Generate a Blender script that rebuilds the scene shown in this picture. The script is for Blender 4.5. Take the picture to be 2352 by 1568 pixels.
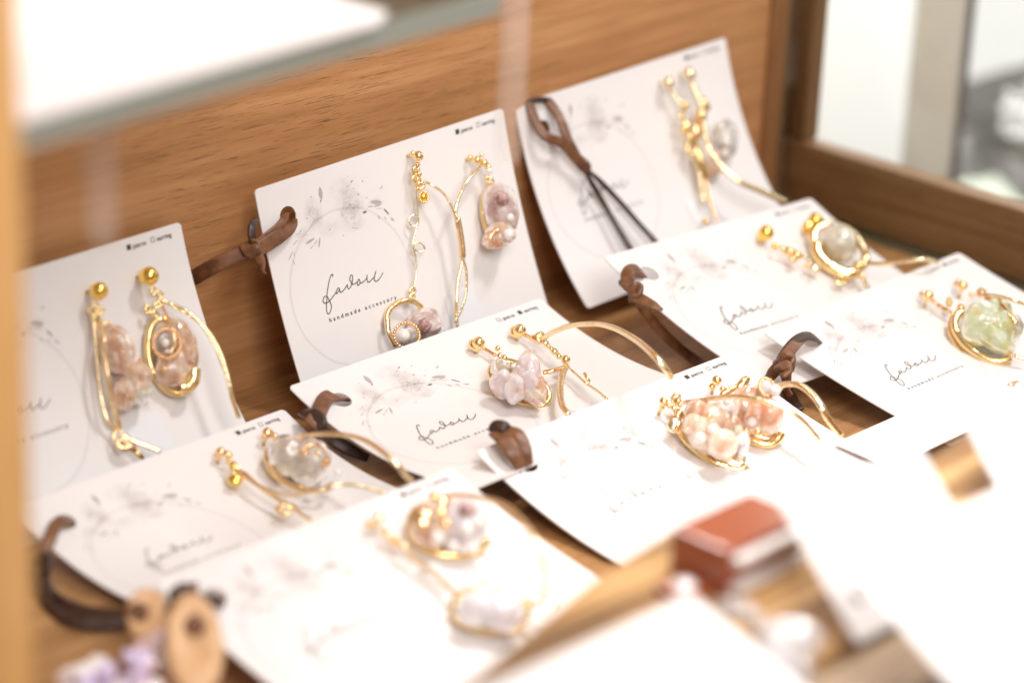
import bpy, bmesh, math, random
import numpy as np
from mathutils import Vector, noise
random.seed(7)
for o in list(bpy.data.objects): bpy.data.objects.remove(o)
scene = bpy.context.scene
C = scene.collection

# ------------------------------------------------------------------ camera
# All sizes below are millimetres measured from the camera; W() turns them into
# metres of the world (floor of the case at z = 0).
FPX = 6384.555
YAW, PIT, ROL = math.radians(47.27496), math.radians(22.04755), math.radians(2.43608)
OFF = np.array([500., 400., -291.])
def W(p): return (np.asarray(p, float) - OFF) * .001
_f = np.array([math.sin(YAW)*math.cos(PIT), math.cos(YAW)*math.cos(PIT), -math.sin(PIT)])
_r = np.array([math.cos(YAW), -math.sin(YAW), 0.]); _u = np.cross(_r, _f)
R3 = np.array([math.cos(ROL)*_r + math.sin(ROL)*_u, -math.sin(ROL)*_r + math.cos(ROL)*_u, -_f])
cam_d = bpy.data.cameras.new('camera'); cam = bpy.data.objects.new('camera', cam_d); C.objects.link(cam)
cam_d.sensor_width = 36; cam_d.lens = FPX/2352*36
cam_d.clip_start = .05; cam_d.clip_end = 20
cam_d.dof.use_dof = True; cam_d.dof.focus_distance = .722; cam_d.dof.aperture_fstop = 6.6
cam.location = W([0, 0, 0])
from mathutils import Matrix
cam.rotation_euler = Matrix(R3.T.tolist()).to_euler()
scene.camera = cam
# ------------------------------------------------------------------ world, lamps, exposure
world = bpy.data.worlds.new("World"); scene.world = world; world.use_nodes = True
bg = world.node_tree.nodes['Background']; bg.inputs[0].default_value = (1, .955, .93, 1); bg.inputs[1].default_value = .38
def look(o, tgt):
    d = Vector(W(tgt)) - o.location; o.rotation_euler = d.to_track_quat('-Z', 'Y').to_euler()
def area(name, pos, tgt, size, power, col):
    l = bpy.data.lights.new(name, 'AREA'); l.shape = 'DISK'; l.size = size; l.energy = power; l.color = col
    o = bpy.data.objects.new(name, l); C.objects.link(o); o.location = W(pos); look(o, tgt); return o
def spot(name, pos, tgt, power, ang, blend, rad, col):
    l = bpy.data.lights.new(name, 'SPOT'); l.energy = power; l.spot_size = math.radians(ang); l.spot_blend = blend
    l.shadow_soft_size = rad; l.color = col
    o = bpy.data.objects.new(name, l); C.objects.link(o); o.location = W(pos); look(o, tgt); return o
area('ceiling_lamp', (650, 150, 620), (500, 450, -270), .14, 3.5, (1, .975, .96))
area('shop_lamp', (120, -180, 330), (520, 470, -260), .45, 5.6, (1, .965, .95))
area('added_back_fill', (600, 680, 180), (860, 575, -280), .25, 6.6, (1, .98, .97))  # unseen fill added to brighten board and wall behind the side glass
spot('counter_spot', (620, 360, 360), (472, 264, -270), 14, 28.5, .42, .03, (1, .97, .94))
spot('added_side_fill', (740, 300, 420), (600, 415, -275), 2.6, 27, .8, .04, (1, .975, .955))  # extra light added to lift the right-hand cards above the left ones
spot('added_shelf_fill', (322, 500, 450), (312, 440, -144), 7.5, 9.6, .25, .02, (1, .97, .95))  # added narrow beam that whitens the shelf paper, no known lamp there
vs = scene.view_settings; vs.view_transform = 'Standard'; vs.look = 'None'; vs.exposure = 0; vs.gamma = 1
scene.cycles.max_bounces = 8; scene.cycles.transparent_max_bounces = 12

# ------------------------------------------------------------------ ray / card helpers
def ray(px, py): return R3.T @ np.array([(px-1176)/FPX, -(py-784)/FPX, -1.])
def onz(px, py, z): d = ray(px, py); return d*(z/d[2])
def ony(px, py, y): d = ray(px, py); return d*(y/d[1])
def onx(px, py, x): d = ray(px, py); return d*(x/d[0])
def depth(p): return float(-(R3 @ np.asarray(p))[2])
CW, CH = 90., 64.2107
# x, y, z of the top centre, yaw, recline, roll, bend, log size
CARDS = {
'A':[380.2249, 504.5194, -236.9711, 0.0346, 0.2472, 0.0055, 0.5051, -0.0309],
'B':[490.0699, 501.8218, -229.9613, -0.023, 0.2143, 0.0517, 0.2393, -0.011],
'C':[608.4698, 521.2621, -235.4748, -0.0608, 0.2071, 0.0641, 0.5853, -0.0162],
'D':[488.6788, 484.8228, -279.4292, 0.0047, 1.1785, 0.0006, 0.6178, 0.0509],
'E':[590.5255, 469.4576, -266.5085, 0.0114, 1.1303, -0.0457, 0.3218, 0.0496],
'F':[394.922, 482.1232, -284.0798, 0.0425, 1.1448, -0.0177, 0.6883, -0.0162],
'G':[490.2529, 419.3117, -275.9533, -0.0825, 1.1696, 0.0481, 0.4289, -0.0223],
'H':[599.4699, 420.6363, -274.164, -0.0074, 1.3, 0.0169, 0.1517, -0.006],
'J':[384.2137, 414.0355, -273.9332, -0.0057, 1.2519, -0.0035, 0.2551, -0.0009],
}
for k, s in (('D', .985), ('F', .985), ('C', .976)):
    c = CARDS[k]
    for i in range(3): c[i] *= s
    c[7] += math.log(s)
def surf(c, u, v, lift=0.):
    x, y, z, yaw, rec, rl, k, ls = CARDS[c] if isinstance(c, str) else c
    s = math.exp(ls); H = CH*s; u = (u - CW/2)*s; v = v*s; k = k/H
    if abs(k) < 1e-6: k = 1e-6
    a = rec + k*v
    sy = (-math.cos(a)+math.cos(rec))/k; sz = (math.sin(a)-math.sin(rec))/k
    # outward normal (towards viewer and up)
    ny, nz = -math.cos(a), math.sin(a)
    lx = u*math.cos(rl)+v*math.sin(rl); ly = -sy + ny*lift; lz = u*math.sin(rl) - sz + nz*lift
    return np.array([x + lx*math.cos(yaw)-ly*math.sin(yaw), y + lx*math.sin(yaw)+ly*math.cos(yaw), z + lz])
def uv_at(c, px, py, lift=0.):
    d = ray(px, py); x = np.array([45., 30., 700.])
    for _ in range(12):
        g0 = surf(c, x[0], x[1], lift) - d*x[2]
        J = np.stack([(surf(c, x[0]+1e-3, x[1], lift)-d*x[2]-g0)/1e-3, (surf(c, x[0], x[1]+1e-3, lift)-d*x[2]-g0)/1e-3, -d], 1)
        st = np.linalg.solve(J, g0); x = x-st
        if abs(st).max() < 1e-5: break
    return x
def P(c, px, py, lift=0.):
    if c is None: return onz(px, py, -291+lift)
    x = uv_at(c, px, py, lift); return surf(c, x[0], x[1], lift)
def N(c, px, py, lift=0.):
    if c is None: return np.array([0, 0, 1.])
    x = uv_at(c, px, py, lift); n = surf(c, x[0], x[1], 1.)-surf(c, x[0], x[1], 0.); return n/np.linalg.norm(n)

# ------------------------------------------------------------------ materials
def srgb(r, g, b): return tuple(((v/255+.055)/1.055)**2.4 if v > 10 else v/255/12.92 for v in (r, g, b)) + (1,)
class NT:
    def __init__(s, name):
        s.m = bpy.data.materials.new(name); s.m.use_nodes = True; s.t = s.m.node_tree; s.b = s.t.nodes['Principled BSDF']
    def n(s, typ, **k):
        o = s.t.nodes.new('ShaderNode'+typ)
        for a, v in k.items(): setattr(o, a, v)
        return o
    def l(s, a, b): s.t.links.new(a, b)
    def math(s, op, a, b=None, c=None):
        o = s.n('Math', operation=op)
        for i, v in enumerate((a, b, c)):
            if v is None: continue
            if isinstance(v, (int, float)): o.inputs[i].default_value = v
            else: s.l(v, o.inputs[i])
        return o.outputs[0]
    def ramp(s, fac, stops):
        r = s.n('ValToRGB'); e = r.color_ramp.elements
        while len(e) < len(stops): e.new(.5)
        for i, (p, c) in enumerate(stops): e[i].position = p; e[i].color = c
        s.l(fac, r.inputs[0]); return r.outputs[0]
    def noise(s, scale, vec=None, detail=4, sc=None, kind='Object'):
        tc = s.n('TexCoord'); mp = s.n('Mapping'); s.l(tc.outputs[kind], mp.inputs[0])
        if vec: mp.inputs['Scale'].default_value = vec
        nz = s.n('TexNoise'); nz.inputs['Scale'].default_value = scale; nz.inputs['Detail'].default_value = detail
        s.l(mp.outputs[0], nz.inputs['Vector']); return nz.outputs['Fac']
    def bump(s, h, st, dist=.0005):
        b = s.n('Bump'); b.inputs['Strength'].default_value = st; b.inputs['Distance'].default_value = dist
        s.l(h, b.inputs['Height']); s.l(b.outputs[0], s.b.inputs['Normal'])
    def mix(s, f, a, b, mode='MIX'):
        m = s.n('Mix', data_type='RGBA', blend_type=mode)
        for i, v in ((0, f), (6, a), (7, b)):
            if hasattr(v, 'links'): s.l(v, m.inputs[i])
            else: m.inputs[i].default_value = v
        return m.outputs[2]
def wood(name, lo, mid, hi, ax, rough=.5, pores=1., scl=1., gloss=.3):
    t = NT(name)
    vec = [(1, 15, 15), (15, 1, 15), (15, 15, 1)][ax]
    a = t.noise(26*scl, vec, 5); b = t.noise(7*scl, vec, 3)
    f = t.math('ADD', t.math('MULTIPLY', a, .55), t.math('MULTIPLY', b, .45))
    col = t.ramp(f, [(.36, lo), (.5, mid), (.64, hi)])
    pv = [(1, 38, 38), (38, 1, 38), (38, 38, 1)][ax]
    p = t.noise(115*scl, pv, 2)
    g = t.noise(16, None, 2)
    pr = t.math('MULTIPLY', t.ramp(p, [(.61, (0, 0, 0, 1)), (.67, (1, 1, 1, 1))]), t.ramp(g, [(.42, (0, 0, 0, 1)), (.58, (1, 1, 1, 1))]))
    pr = t.math('MULTIPLY', pr, .75*pores)
    col = t.mix(pr, col, tuple(v*.28 for v in lo[:3])+(1,))
    t.l(col, t.b.inputs['Base Color']); t.b.inputs['Roughness'].default_value = rough
    t.b.inputs['Specular IOR Level'].default_value = gloss
    t.bump(t.math('SUBTRACT', f, pr), .25, .0004)
    return t.m
M = {}
M['wood_back'] = wood('wood_back', srgb(172, 122, 76), srgb(187, 134, 87), srgb(202, 150, 102), 0)
M['wood_floor'] = wood('wood_floor', srgb(146, 104, 64), srgb(166, 122, 78), srgb(184, 140, 94), 0, .45)
M['wood_side'] = wood('wood_side', srgb(168, 122, 84), srgb(190, 144, 104), srgb(208, 164, 122), 1, .3)
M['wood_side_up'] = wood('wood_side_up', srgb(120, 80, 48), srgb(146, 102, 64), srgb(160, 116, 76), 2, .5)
M['wood_front'] = wood('wood_front', srgb(70, 48, 26), srgb(164, 122, 74), srgb(206, 168, 116), 0, .5, 1.1, 1.0)
M['wood_table'] = wood('wood_table', srgb(74, 58, 44), srgb(152, 126, 100), srgb(194, 170, 144), 0, .5, .8, .8)
M['wood_post'] = wood('wood_post', srgb(196, 146, 86), srgb(214, 164, 104), srgb(222, 176, 120), 2, .5, .3)

def card_mat(name='card_paper', prints=True):
    t = NT(name); base = srgb(240, 235, 232)
    base = (.84, .805, .79, 1)
    t.b.inputs['Roughness'].default_value = .42; t.b.inputs['Specular IOR Level'].default_value = .35
    if prints:
        uv = t.n('UVMap'); uv.uv_map = 'uv'; sp = t.n('SeparateXYZ'); t.l(uv.outputs[0], sp.inputs[0])
        U = t.math('MULTIPLY', sp.outputs[0], 90.); V = t.math('MULTIPLY', sp.outputs[1], 64.21)
        def dist(cx, cy, sx=1., sy=1.):
            a = t.math('MULTIPLY', t.math('SUBTRACT', U, cx), 1/sx); b = t.math('MULTIPLY', t.math('SUBTRACT', V, cy), 1/sy)
            return t.math('SQRT', t.math('ADD', t.math('MULTIPLY', a, a), t.math('MULTIPLY', b, b)))
        # thin watercolour ring
        nz = t.n('TexNoise'); nz.inputs['Scale'].default_value = 9; t.l(uv.outputs[0], nz.inputs['Vector'])
        d = t.math('ABSOLUTE', t.math('SUBTRACT', dist(25, 33), t.math('ADD', 20.6, t.math('MULTIPLY', nz.outputs[0], .9))))
        ring = t.math('SUBTRACT', 1., t.math('SMOOTH_MIN', t.math('MULTIPLY', d, 1.9), 1., .25)); ring = t.math('MAXIMUM', ring, 0.)
        ring = t.math('MULTIPLY', ring, .22)
        # watercolour roses and leaves
        n2 = t.n('TexNoise'); n2.inputs['Scale'].default_value = 26; n2.inputs['Detail'].default_value = 6; t.l(uv.outputs[0], n2.inputs['Vector'])
        n3 = t.n('TexVoronoi'); n3.feature = 'DISTANCE_TO_EDGE'; n3.inputs['Scale'].default_value = 30; t.l(uv.outputs[0], n3.inputs['Vector'])
        tot = None
        for cx, cy, sx, sy, w in ((30, 12.5, 5.5, 5, 1), (17.5, 11, 3.6, 5, .9), (29, 7, 6, 3.5, .5), (30, 17, 5, 2.5, .55), (13, 15.5, 4, 2.5, .5), (38.5, 13.5, 3, 1.6, .6), (22, 16, 5, 3, .35)):
            g = t.math('MULTIPLY', t.math('MAXIMUM', t.math('SUBTRACT', 1., dist(cx, cy, sx, sy)), 0.), w)
            tot = g if tot is None else t.math('ADD', tot, g)
        wash = t.math('MULTIPLY', tot, t.math('ADD', t.math('MULTIPLY', n2.outputs[0], 1.5), -.35))
        petal = t.math('MULTIPLY', t.math('LESS_THAN', n3.outputs[0], .05), t.math('MULTIPLY', tot, .22))
        f = t.math('MINIMUM', t.math('ADD', t.math('ADD', ring, t.math('MULTIPLY', wash, 1.)), petal), .7)
        f = t.math('MAXIMUM', f, 0.)
        col = t.mix(f, base, (.30, .22, .22, 1))
        t.l(col, t.b.inputs['Base Color'])
    else: t.b.inputs['Base Color'].default_value = base
    t.bump(t.noise(1600, None, 3), .08, .0001)
    return t.m
M['card'] = card_mat(); M['paper'] = card_mat('plain_paper', False)
def flat(name, col, rough=.6, spec=.4):
    t = NT(name); t.b.inputs['Base Color'].default_value = col; t.b.inputs['Roughness'].default_value = rough
    t.b.inputs['Specular IOR Level'].default_value = spec; return t.m
M['ink'] = flat('ink_dark', srgb(70, 66, 66)); M['ink_soft'] = flat('ink_soft', srgb(120, 110, 108)); M['ink_leaf'] = flat('ink_leaf', srgb(132, 120, 118)); M['ink_pale'] = flat('ink_pale', srgb(186, 174, 172))
M['sticker'] = flat('sticker_white', (.84, .83, .85, 1), .3)
def gold(name, col, rough, bmp=.3):
    t = NT(name); t.b.inputs['Metallic'].default_value = 1; t.b.inputs['Base Color'].default_value = col
    t.b.inputs['Roughness'].default_value = rough; t.bump(t.noise(900, None, 2), bmp, .0003); return t.m
M['gold'] = gold('polished_gold', (1., .74, .36, 1), .2); M['gold_rose'] = gold('rose_gold', (1., .66, .36, 1), .22)
M['gold_ball'] = gold('deep_yellow_gold', (1., .66, .16, 1), .17, .1); M['gold_wire'] = gold('hammered_gold_wire', (1., .80, .50, 1), .24, .7)
M['gold_pale'] = gold('pale_gold', (1., .86, .6, 1), .2)
def leather(name, a, b):
    t = NT(name); c = t.ramp(t.noise(420, None, 5), [(.35, a), (.65, b)]); t.l(c, t.b.inputs['Base Color'])
    t.b.inputs['Roughness'].default_value = .42; t.bump(t.noise(2200, None, 3), .18, .0002); return t.m
M['leather'] = leather('brown_leather', srgb(104, 66, 42), srgb(134, 90, 60)); M['leather_dark'] = leather('dark_leather', srgb(58, 38, 30), srgb(74, 50, 38))
def stone(name, c1, c2, c3, trans=.25, scale=220.):
    t = NT(name); n = t.noise(scale, None, 5); n2 = t.noise(scale*2.3, None, 3)
    col = t.ramp(n, [(.33, c1), (.5, c2), (.66, c3)])
    col = t.mix(t.ramp(n2, [(.56, (0, 0, 0, 1)), (.7, (.7, .7, .7, 1))]), col, (.92, .89, .87, 1))
    t.l(col, t.b.inputs['Base Color']); t.b.inputs['Roughness'].default_value = .14
    t.b.inputs['Transmission Weight'].default_value = trans; t.b.inputs['IOR'].default_value = 1.45
    t.b.inputs['Subsurface Weight'].default_value = .6; t.b.inputs['Subsurface Radius'].default_value = (.006, .0045, .0038); t.b.inputs['Subsurface Scale'].default_value = .6
    t.b.inputs['Coat Weight'].default_value = .5; t.b.inputs['Coat Roughness'].default_value = .05
    v = t.n('TexVoronoi'); tc = t.n('TexCoord'); t.l(tc.outputs['Object'], v.inputs['Vector']); v.inputs['Scale'].default_value = scale*2.2
    t.bump(v.outputs['Distance'], .22, .0005); return t.m
M['st_beige'] = stone('beige_crystal', srgb(208, 158, 122), srgb(232, 194, 164), srgb(246, 226, 206), .4)
M['st_purple'] = stone('lilac_druzy', srgb(196, 156, 148), srgb(228, 206, 200), srgb(244, 232, 226), .4)
M['st_grey'] = stone('grey_quartz', srgb(208, 194, 180), srgb(226, 218, 208), srgb(240, 236, 230), .55)
M['st_lav'] = stone('lavender_chalcedony', srgb(228, 186, 172), srgb(240, 224, 222), srgb(240, 230, 240), .3)
M['st_green'] = stone('pale_green_stone', srgb(218, 214, 150), srgb(222, 232, 196), srgb(238, 238, 214), .4)
M['st_clear'] = stone('clear_stone', srgb(214, 204, 178), srgb(226, 220, 204), srgb(240, 238, 228), .5)
M['st_cream'] = stone('cream_shell_stone', srgb(228, 180, 146), srgb(244, 218, 194), srgb(250, 238, 220), .3)
M['st_peach'] = stone('peach_agate', srgb(216, 130, 78), srgb(232, 172, 134), srgb(240, 208, 184), .35)
M['st_milk'] = stone('milky_stone', srgb(210, 200, 204), srgb(232, 228, 232), srgb(246, 244, 246), .25)
M['st_dark'] = stone('dark_druzy_centre', srgb(130, 88, 82), srgb(168, 128, 124), srgb(204, 172, 168), .05, 500)
def pearl(name, col):
    t = NT(name); t.b.inputs['Base Color'].default_value = col; t.b.inputs['Roughness'].default_value = .16
    t.b.inputs['Coat Weight'].default_value = .7; t.b.inputs['Sheen Weight'].default_value = .3; t.b.inputs['Subsurface Weight'].default_value = .2
    t.b.inputs['Subsurface Radius'].default_value = (.002, .0015, .0015); return t.m
M['pearl'] = pearl('white_pearl', (.86, .80, .76, 1))
def glass(name, tint, alpha, rough=.05, reflect=.12):
    t = NT(name); nt = t.t
    tr = t.n('BsdfTransparent'); tr.inputs[0].default_value = tint
    gl = t.n('BsdfGlossy'); gl.inputs['Roughness'].default_value = rough; gl.inputs[0].default_value = (1, 1, 1, 1)
    df = t.n('BsdfDiffuse'); df.inputs[0].default_value = tuple(v*.8 for v in tint[:3])+(1,)
    m1 = t.n('MixShader'); m1.inputs[0].default_value = alpha; t.l(tr.outputs[0], m1.inputs[1]); t.l(df.outputs[0], m1.inputs[2])
    fr = t.n('Fresnel'); fr.inputs[0].default_value = 1.3
    m2 = t.n('MixShader'); t.l(fr.outputs[0], m2.inputs[0]); t.l(m1.outputs[0], m2.inputs[1]); t.l(gl.outputs[0], m2.inputs[2])
    t.l(m2.outputs[0], nt.nodes['Material Output'].inputs[0]); return t.m
M['glass'] = glass('clear_glass', (.96, .985, .97, 1), 0.0)
M['glass_edge'] = flat('glass_edge_green', srgb(104, 108, 86), .25)
M['shelf_edge'] = flat('shelf_edge_grey', srgb(146, 150, 140), .25)
def frosted(name, col, a):
    t = NT(name); tr = t.n('BsdfTransparent'); df = t.n('BsdfDiffuse'); df.inputs[0].default_value = col; m1 = t.n('MixShader'); m1.inputs[0].default_value = a
    t.l(tr.outputs[0], m1.inputs[1]); t.l(df.outputs[0], m1.inputs[2]); t.l(m1.outputs[0], t.t.nodes['Material Output'].inputs[0]); return t.m
M['frosted_rod'] = frosted('pale_translucent', (.86, .74, .66, 1), .17)
M['bead_clear'] = stone('clear_bead', (.5, .47, .46, 1), (.68, .66, .66, 1), (.85, .85, .85, 1), .6, 120)
M['plastic'] = flat('red_brown_plastic', srgb(148, 80, 54), .2, .5)
M['steel'] = flat('pale_steel', (.78, .77, .76, 1), .35, .8); M['steel'].node_tree.nodes['Principled BSDF'].inputs['Metallic'].default_value = .25
M['tan'] = leather('tan_leather', srgb(206, 160, 116), srgb(226, 184, 140))
M['sequin'] = pearl('iridescent_bead', (.66, .54, .74, 1)); M['sequin2'] = pearl('pink_bead', (.82, .62, .60, 1))
M['white_board'] = flat('white_board', (.82, .80, .78, 1), .6); M['greige'] = flat('greige_metal', srgb(172, 160, 146), .45); M['dark_seal'] = flat('dark_seal', srgb(78, 68, 66), .5)
M['wrap'] = flat('silver_wrap', srgb(146, 140, 138), .3, .7); M['pale_green'] = flat('pale_green_box', srgb(222, 228, 210), .6)

# ------------------------------------------------------------------ object builders
def mesh(name, verts, faces, mat, parent=None, smooth=True, mats=None, fmat=None):
    """verts are millimetres; the object sits at its parent's origin, or at its own base"""
    v = np.array([W(p) for p in verts])
    if parent is not None: org = np.array(parent['org'])
    else:
        org = np.array([v[:, 0].mean(), v[:, 1].mean(), v[:, 2].min()])
    me = bpy.data.meshes.new(name); me.from_pydata((v-org).tolist(), [], faces)
    for m in (mats or [mat]): me.materials.append(m)
    if fmat: me.polygons.foreach_set('material_index', fmat)
    if smooth: me.polygons.foreach_set('use_smooth', [True]*len(me.polygons))
    me.update()
    o = bpy.data.objects.new(name, me); C.objects.link(o)
    o['org'] = org.tolist()
    if parent is not None: o.parent = parent
    else: o.location = org
    return o
def thing(name, base, label, cat, group=None):
    o = bpy.data.objects.new(name, None); C.objects.link(o); w = W(base); o.location = w; o['org'] = w.tolist()
    o.empty_display_size = .01; o['label'] = label; o['category'] = cat
    if group: o['group'] = group
    return o
def tag(o, label, cat, group=None):
    o['label'] = label; o['category'] = cat
    if group: o['group'] = group
    return o
def box(name, a, b, mat, parent=None, bev=0., lift=0):
    bm = bmesh.new(); bmesh.ops.create_cube(bm, size=1)
    a = np.array(a, float); b = np.array(b, float)
    for v in bm.verts:
        v.co = Vector((np.array(v.co)+.5)*(b-a)+a)
    if bev: bmesh.ops.bevel(bm, geom=bm.edges[:], offset=bev, segments=2, affect='EDGES', profile=.6)
    V = [np.array(v.co) for v in bm.verts]; bm.verts.index_update(); F = [[v.index for v in f.verts] for f in bm.faces]; bm.free()
    return mesh(name, V, F, mat, parent, smooth=False)
def catmull(pts, n=8):
    p = [np.asarray(q, float) for q in pts]
    if len(p) < 3: return [p[0]*(1-t)+p[1]*t for t in np.linspace(0, 1, n+1)]
    p = [2*p[0]-p[1]]+p+[2*p[-1]-p[-2]]; out = []
    for i in range(1, len(p)-2):
        for j in range(n):
            t = j/n; a, b, c, d = p[i-1:i+3]
            out.append(.5*((2*b)+(c-a)*t+(2*a-5*b+4*c-d)*t*t+(3*b-a-3*c+d)*t**3))
    out.append(p[-2]); return out
def unit(v): return v/(np.linalg.norm(v)+1e-12)
def sweep(path, prof, up=None, close=False, scale=None):
    """sweep a 2-D profile (list of (a, b)) along path; up fixes the b axis (one vector or one per point)"""
    n = len(path); k = len(prof); V = []; F = []; last = None
    for i in range(n):
        if close: t = unit(path[(i+1) % n]-path[i-1])
        else: t = unit(path[min(i+1, n-1)]-path[max(i-1, 0)])
        if up is not None: b = np.asarray(up[i] if isinstance(up, list) else up)
        elif last is None: b = np.array([0, 0, 1.]) if abs(t[2]) < .9 else np.array([1., 0, 0])
        else: b = last
        b = unit(b - t*np.dot(b, t)); last = b; a = np.cross(t, b)
        s = scale[i] if scale is not None else 1.
        for (x, y) in prof: V.append(path[i]+a*x*s+b*y*s)
    for i in range(n if close else n-1):
        for j in range(k):
            F.append([i*k+j, i*k+(j+1) % k, ((i+1) % n)*k+(j+1) % k, ((i+1) % n)*k+j])
    if not close: F.append(list(range(k))[::-1]); F.append([(n-1)*k+j for j in range(k)])
    return V, F
def circ(r, n=8, fl=1.): return [(r*math.cos(2*math.pi*i/n), r*fl*math.sin(2*math.pi*i/n)) for i in range(n)]
def oval(w, t, n=10):
    out = []
    for i in range(n):
        a = 2*math.pi*i/n; c, s = math.cos(a), math.sin(a)
        out.append((math.copysign(abs(c)**.5, c)*w/2, math.copysign(abs(s)**.6, s)*t/2))
    return out
def ico(sub):
    bm = bmesh.new(); bmesh.ops.create_icosphere(bm, subdivisions=sub, radius=1); bm.verts.index_update()
    V = [np.array(v.co) for v in bm.verts]; F = [[v.index for v in f.verts] for f in bm.faces]; bm.free(); return V, F
ICO = {i: ico(i) for i in (2, 3, 4, 5)}
def sphere(name, c, r, mat, parent, sub=3, sq=None):
    V, F = ICO[sub]; return mesh(name, [np.asarray(c)+v*r for v in V], F, mat, parent)
def frame(c, px, py, lift, tilt=.5):
    """centre, e1, e2, normal: e1, e2 are mm steps for one picture pixel right / down, in a plane turned part way to the viewer"""
    ctr = P(c, px, py, lift); n = N(c, px, py, lift); view = unit(-ctr); n2 = unit(n*(1-tilt)+view*tilt)
    def hit(x, y): d = ray(x, y); return d*(np.dot(ctr, n2)/np.dot(d, n2))
    e1 = (hit(px+20, py)-hit(px-20, py))/40; e2 = (hit(px, py+20)-hit(px, py-20))/40
    return ctr, e1, e2, n2
def blob(name, c, px, py, rx, ry, rot, lift, h, mat, parent, rough=.28, sub=4, facets=True, tilt=.5, seed=0, freq=1.7):
    ctr, e1, e2, n = frame(c, px, py, lift, tilt); V, F = ICO[sub]; cr, sr = math.cos(math.radians(rot)), math.sin(math.radians(rot)); out = []
    for v in V:
        q = Vector(v)*freq+Vector((seed*3.1, seed*1.7, seed))
        k = 1+rough*noise.noise(q)
        if facets: 
            d = noise.voronoi(q*1.3)[0]; k += rough*.9*(d[0]-.35)
        a, b, z = v[0]*k*rx, v[1]*k*ry, v[2]*k*h
        out.append(ctr+e1*(a*cr-b*sr)+e2*(a*sr+b*cr)+n*z)
    return mesh(name, out, F, mat, parent, smooth=not facets)
def ringo(name, c, px, py, rx, ry, rot, lift, r, mat, parent, tilt=.5, a0=0, a1=360, fl=1., wob=0.):
    ctr, e1, e2, n = frame(c, px, py, lift, tilt); cr, sr = math.cos(math.radians(rot)), math.sin(math.radians(rot)); full = a1-a0 >= 360
    m = 40 if rx > 15 else 16; path = []
    for i in range(m if full else m+1):
        a = math.radians(a0+(a1-a0)*i/m); k = 1+wob*noise.noise(Vector((math.cos(a), math.sin(a), px*.01))*1.5)
        x, y = math.cos(a)*rx*k, math.sin(a)*ry*k
        path.append(ctr+e1*(x*cr-y*sr)+e2*(x*sr+y*cr))
    V, F = sweep(path, circ(r, 8, fl), up=n, close=full); return mesh(name, V, F, mat, parent)
def wire(name, c, pts, r, mat, parent, fl=1., n=8, taper=None):
    path = catmull([P(c, *p) for p in pts], n)
    V, F = sweep(path, circ(r, 8, fl)); return mesh(name, V, F, mat, parent)
def ribbon(name, c, pts, w, th, mat, parent, n=8, face=None):
    """pts: (px, py, lift, twist degrees, width factor)"""
    q = [P(c, p[0], p[1], p[2]) for p in pts]
    q = [onz(p[0], p[1], -290.2) if v[2] < -290.2 else v for p, v in zip(pts, q)]; path = catmull(q, n)
    tw = []; ws = []
    for i in range(len(path)):
        f = i/n; k = min(int(f), len(pts)-2); t = f-k
        g = lambda j, d: pts[j][d] if len(pts[j]) > d else (0 if d == 3 else 1)
        tw.append(g(k, 3)*(1-t)+g(k+1, 3)*t); ws.append(g(k, 4)*(1-t)+g(k+1, 4)*t)
    ups = []
    nn = face if face is not None else unit(N(c, pts[0][0], pts[0][1])*.5+unit(-q[0])*.5)
    for i, p in enumerate(path):
        t = unit(path[min(i+1, len(path)-1)]-path[max(i-1, 0)]); b = unit(nn-t*np.dot(nn, t)); a = np.cross(t, b); an = math.radians(tw[i])
        ups.append(b*math.cos(an)+a*math.sin(an))
    prof = oval(w, th, 10); V, F = sweep(path, prof, up=ups)
    k = len(prof); 
    for i in range(len(path)):
        ctr = path[i]
        for j in range(k): V[i*k+j] = ctr+(V[i*k+j]-ctr)*(ws[i] if True else 1)
    return mesh(name, V, F, mat, parent)
# ------------------------------------------------------------------ the display case (one piece of furniture)
FL = -291.
case = thing('display_case', (500, 420, FL), 'brown wooden display case with glass shelf level and open front, holding the earring cards', 'display case')
box('floor_board', (180, 309, FL-8), (676, 511, FL), M['wood_floor'], case)
box('back_panel', (120, 511, FL-8), (664, 520, 40), M['wood_back'], case)
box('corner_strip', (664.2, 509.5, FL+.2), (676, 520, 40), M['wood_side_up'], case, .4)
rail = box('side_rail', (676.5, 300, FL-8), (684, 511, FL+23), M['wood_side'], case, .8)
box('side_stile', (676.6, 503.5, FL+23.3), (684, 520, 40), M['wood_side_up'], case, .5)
pane = box('side_pane', (672.2, 316, FL+.4), (674.8, 508.8, 30), M['glass'], case)
box('glass_edge', (672.0, 509.0, FL+.4), (675.2, 509.4, 30), M['glass_edge'], pane)
box('glass_edge', (671.8, 318, FL+.3), (675.3, 507.8, FL+1.6), M['glass_edge'], pane)
# front rail boards under the magnetic catch
def slab(name, pts, z0, z1, mat, parent, bev=.5):
    bm = bmesh.new(); vs = [bm.verts.new((x, y, z0)) for x, y in pts]; f = bm.faces.new(vs)
    r = bmesh.ops.extrude_face_region(bm, geom=[f])
    for v in r['geom']:
        if isinstance(v, bmesh.types.BMVert): v.co.z = z1
    bmesh.ops.recalc_face_normals(bm, faces=bm.faces[:])
    if bev: bmesh.ops.bevel(bm, geom=bm.edges[:], offset=bev, segments=2, affect='EDGES')
    V = [np.array(v.co) for v in bm.verts]; bm.verts.index_update(); F = [[v.index for v in q.verts] for q in bm.faces]; bm.free()
    return mesh(name, V, F, mat, parent, smooth=False)
slab('front_rail', [(200, 262.2), (680, 262.2), (680, 304.2), (440, 304.2), (428, 307), (418, 307.4), (398, 317.5), (369, 314), (333, 305), (300, 296.5), (200, 285)], FL-8, -243, M['wood_front'], case, .6)
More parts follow.
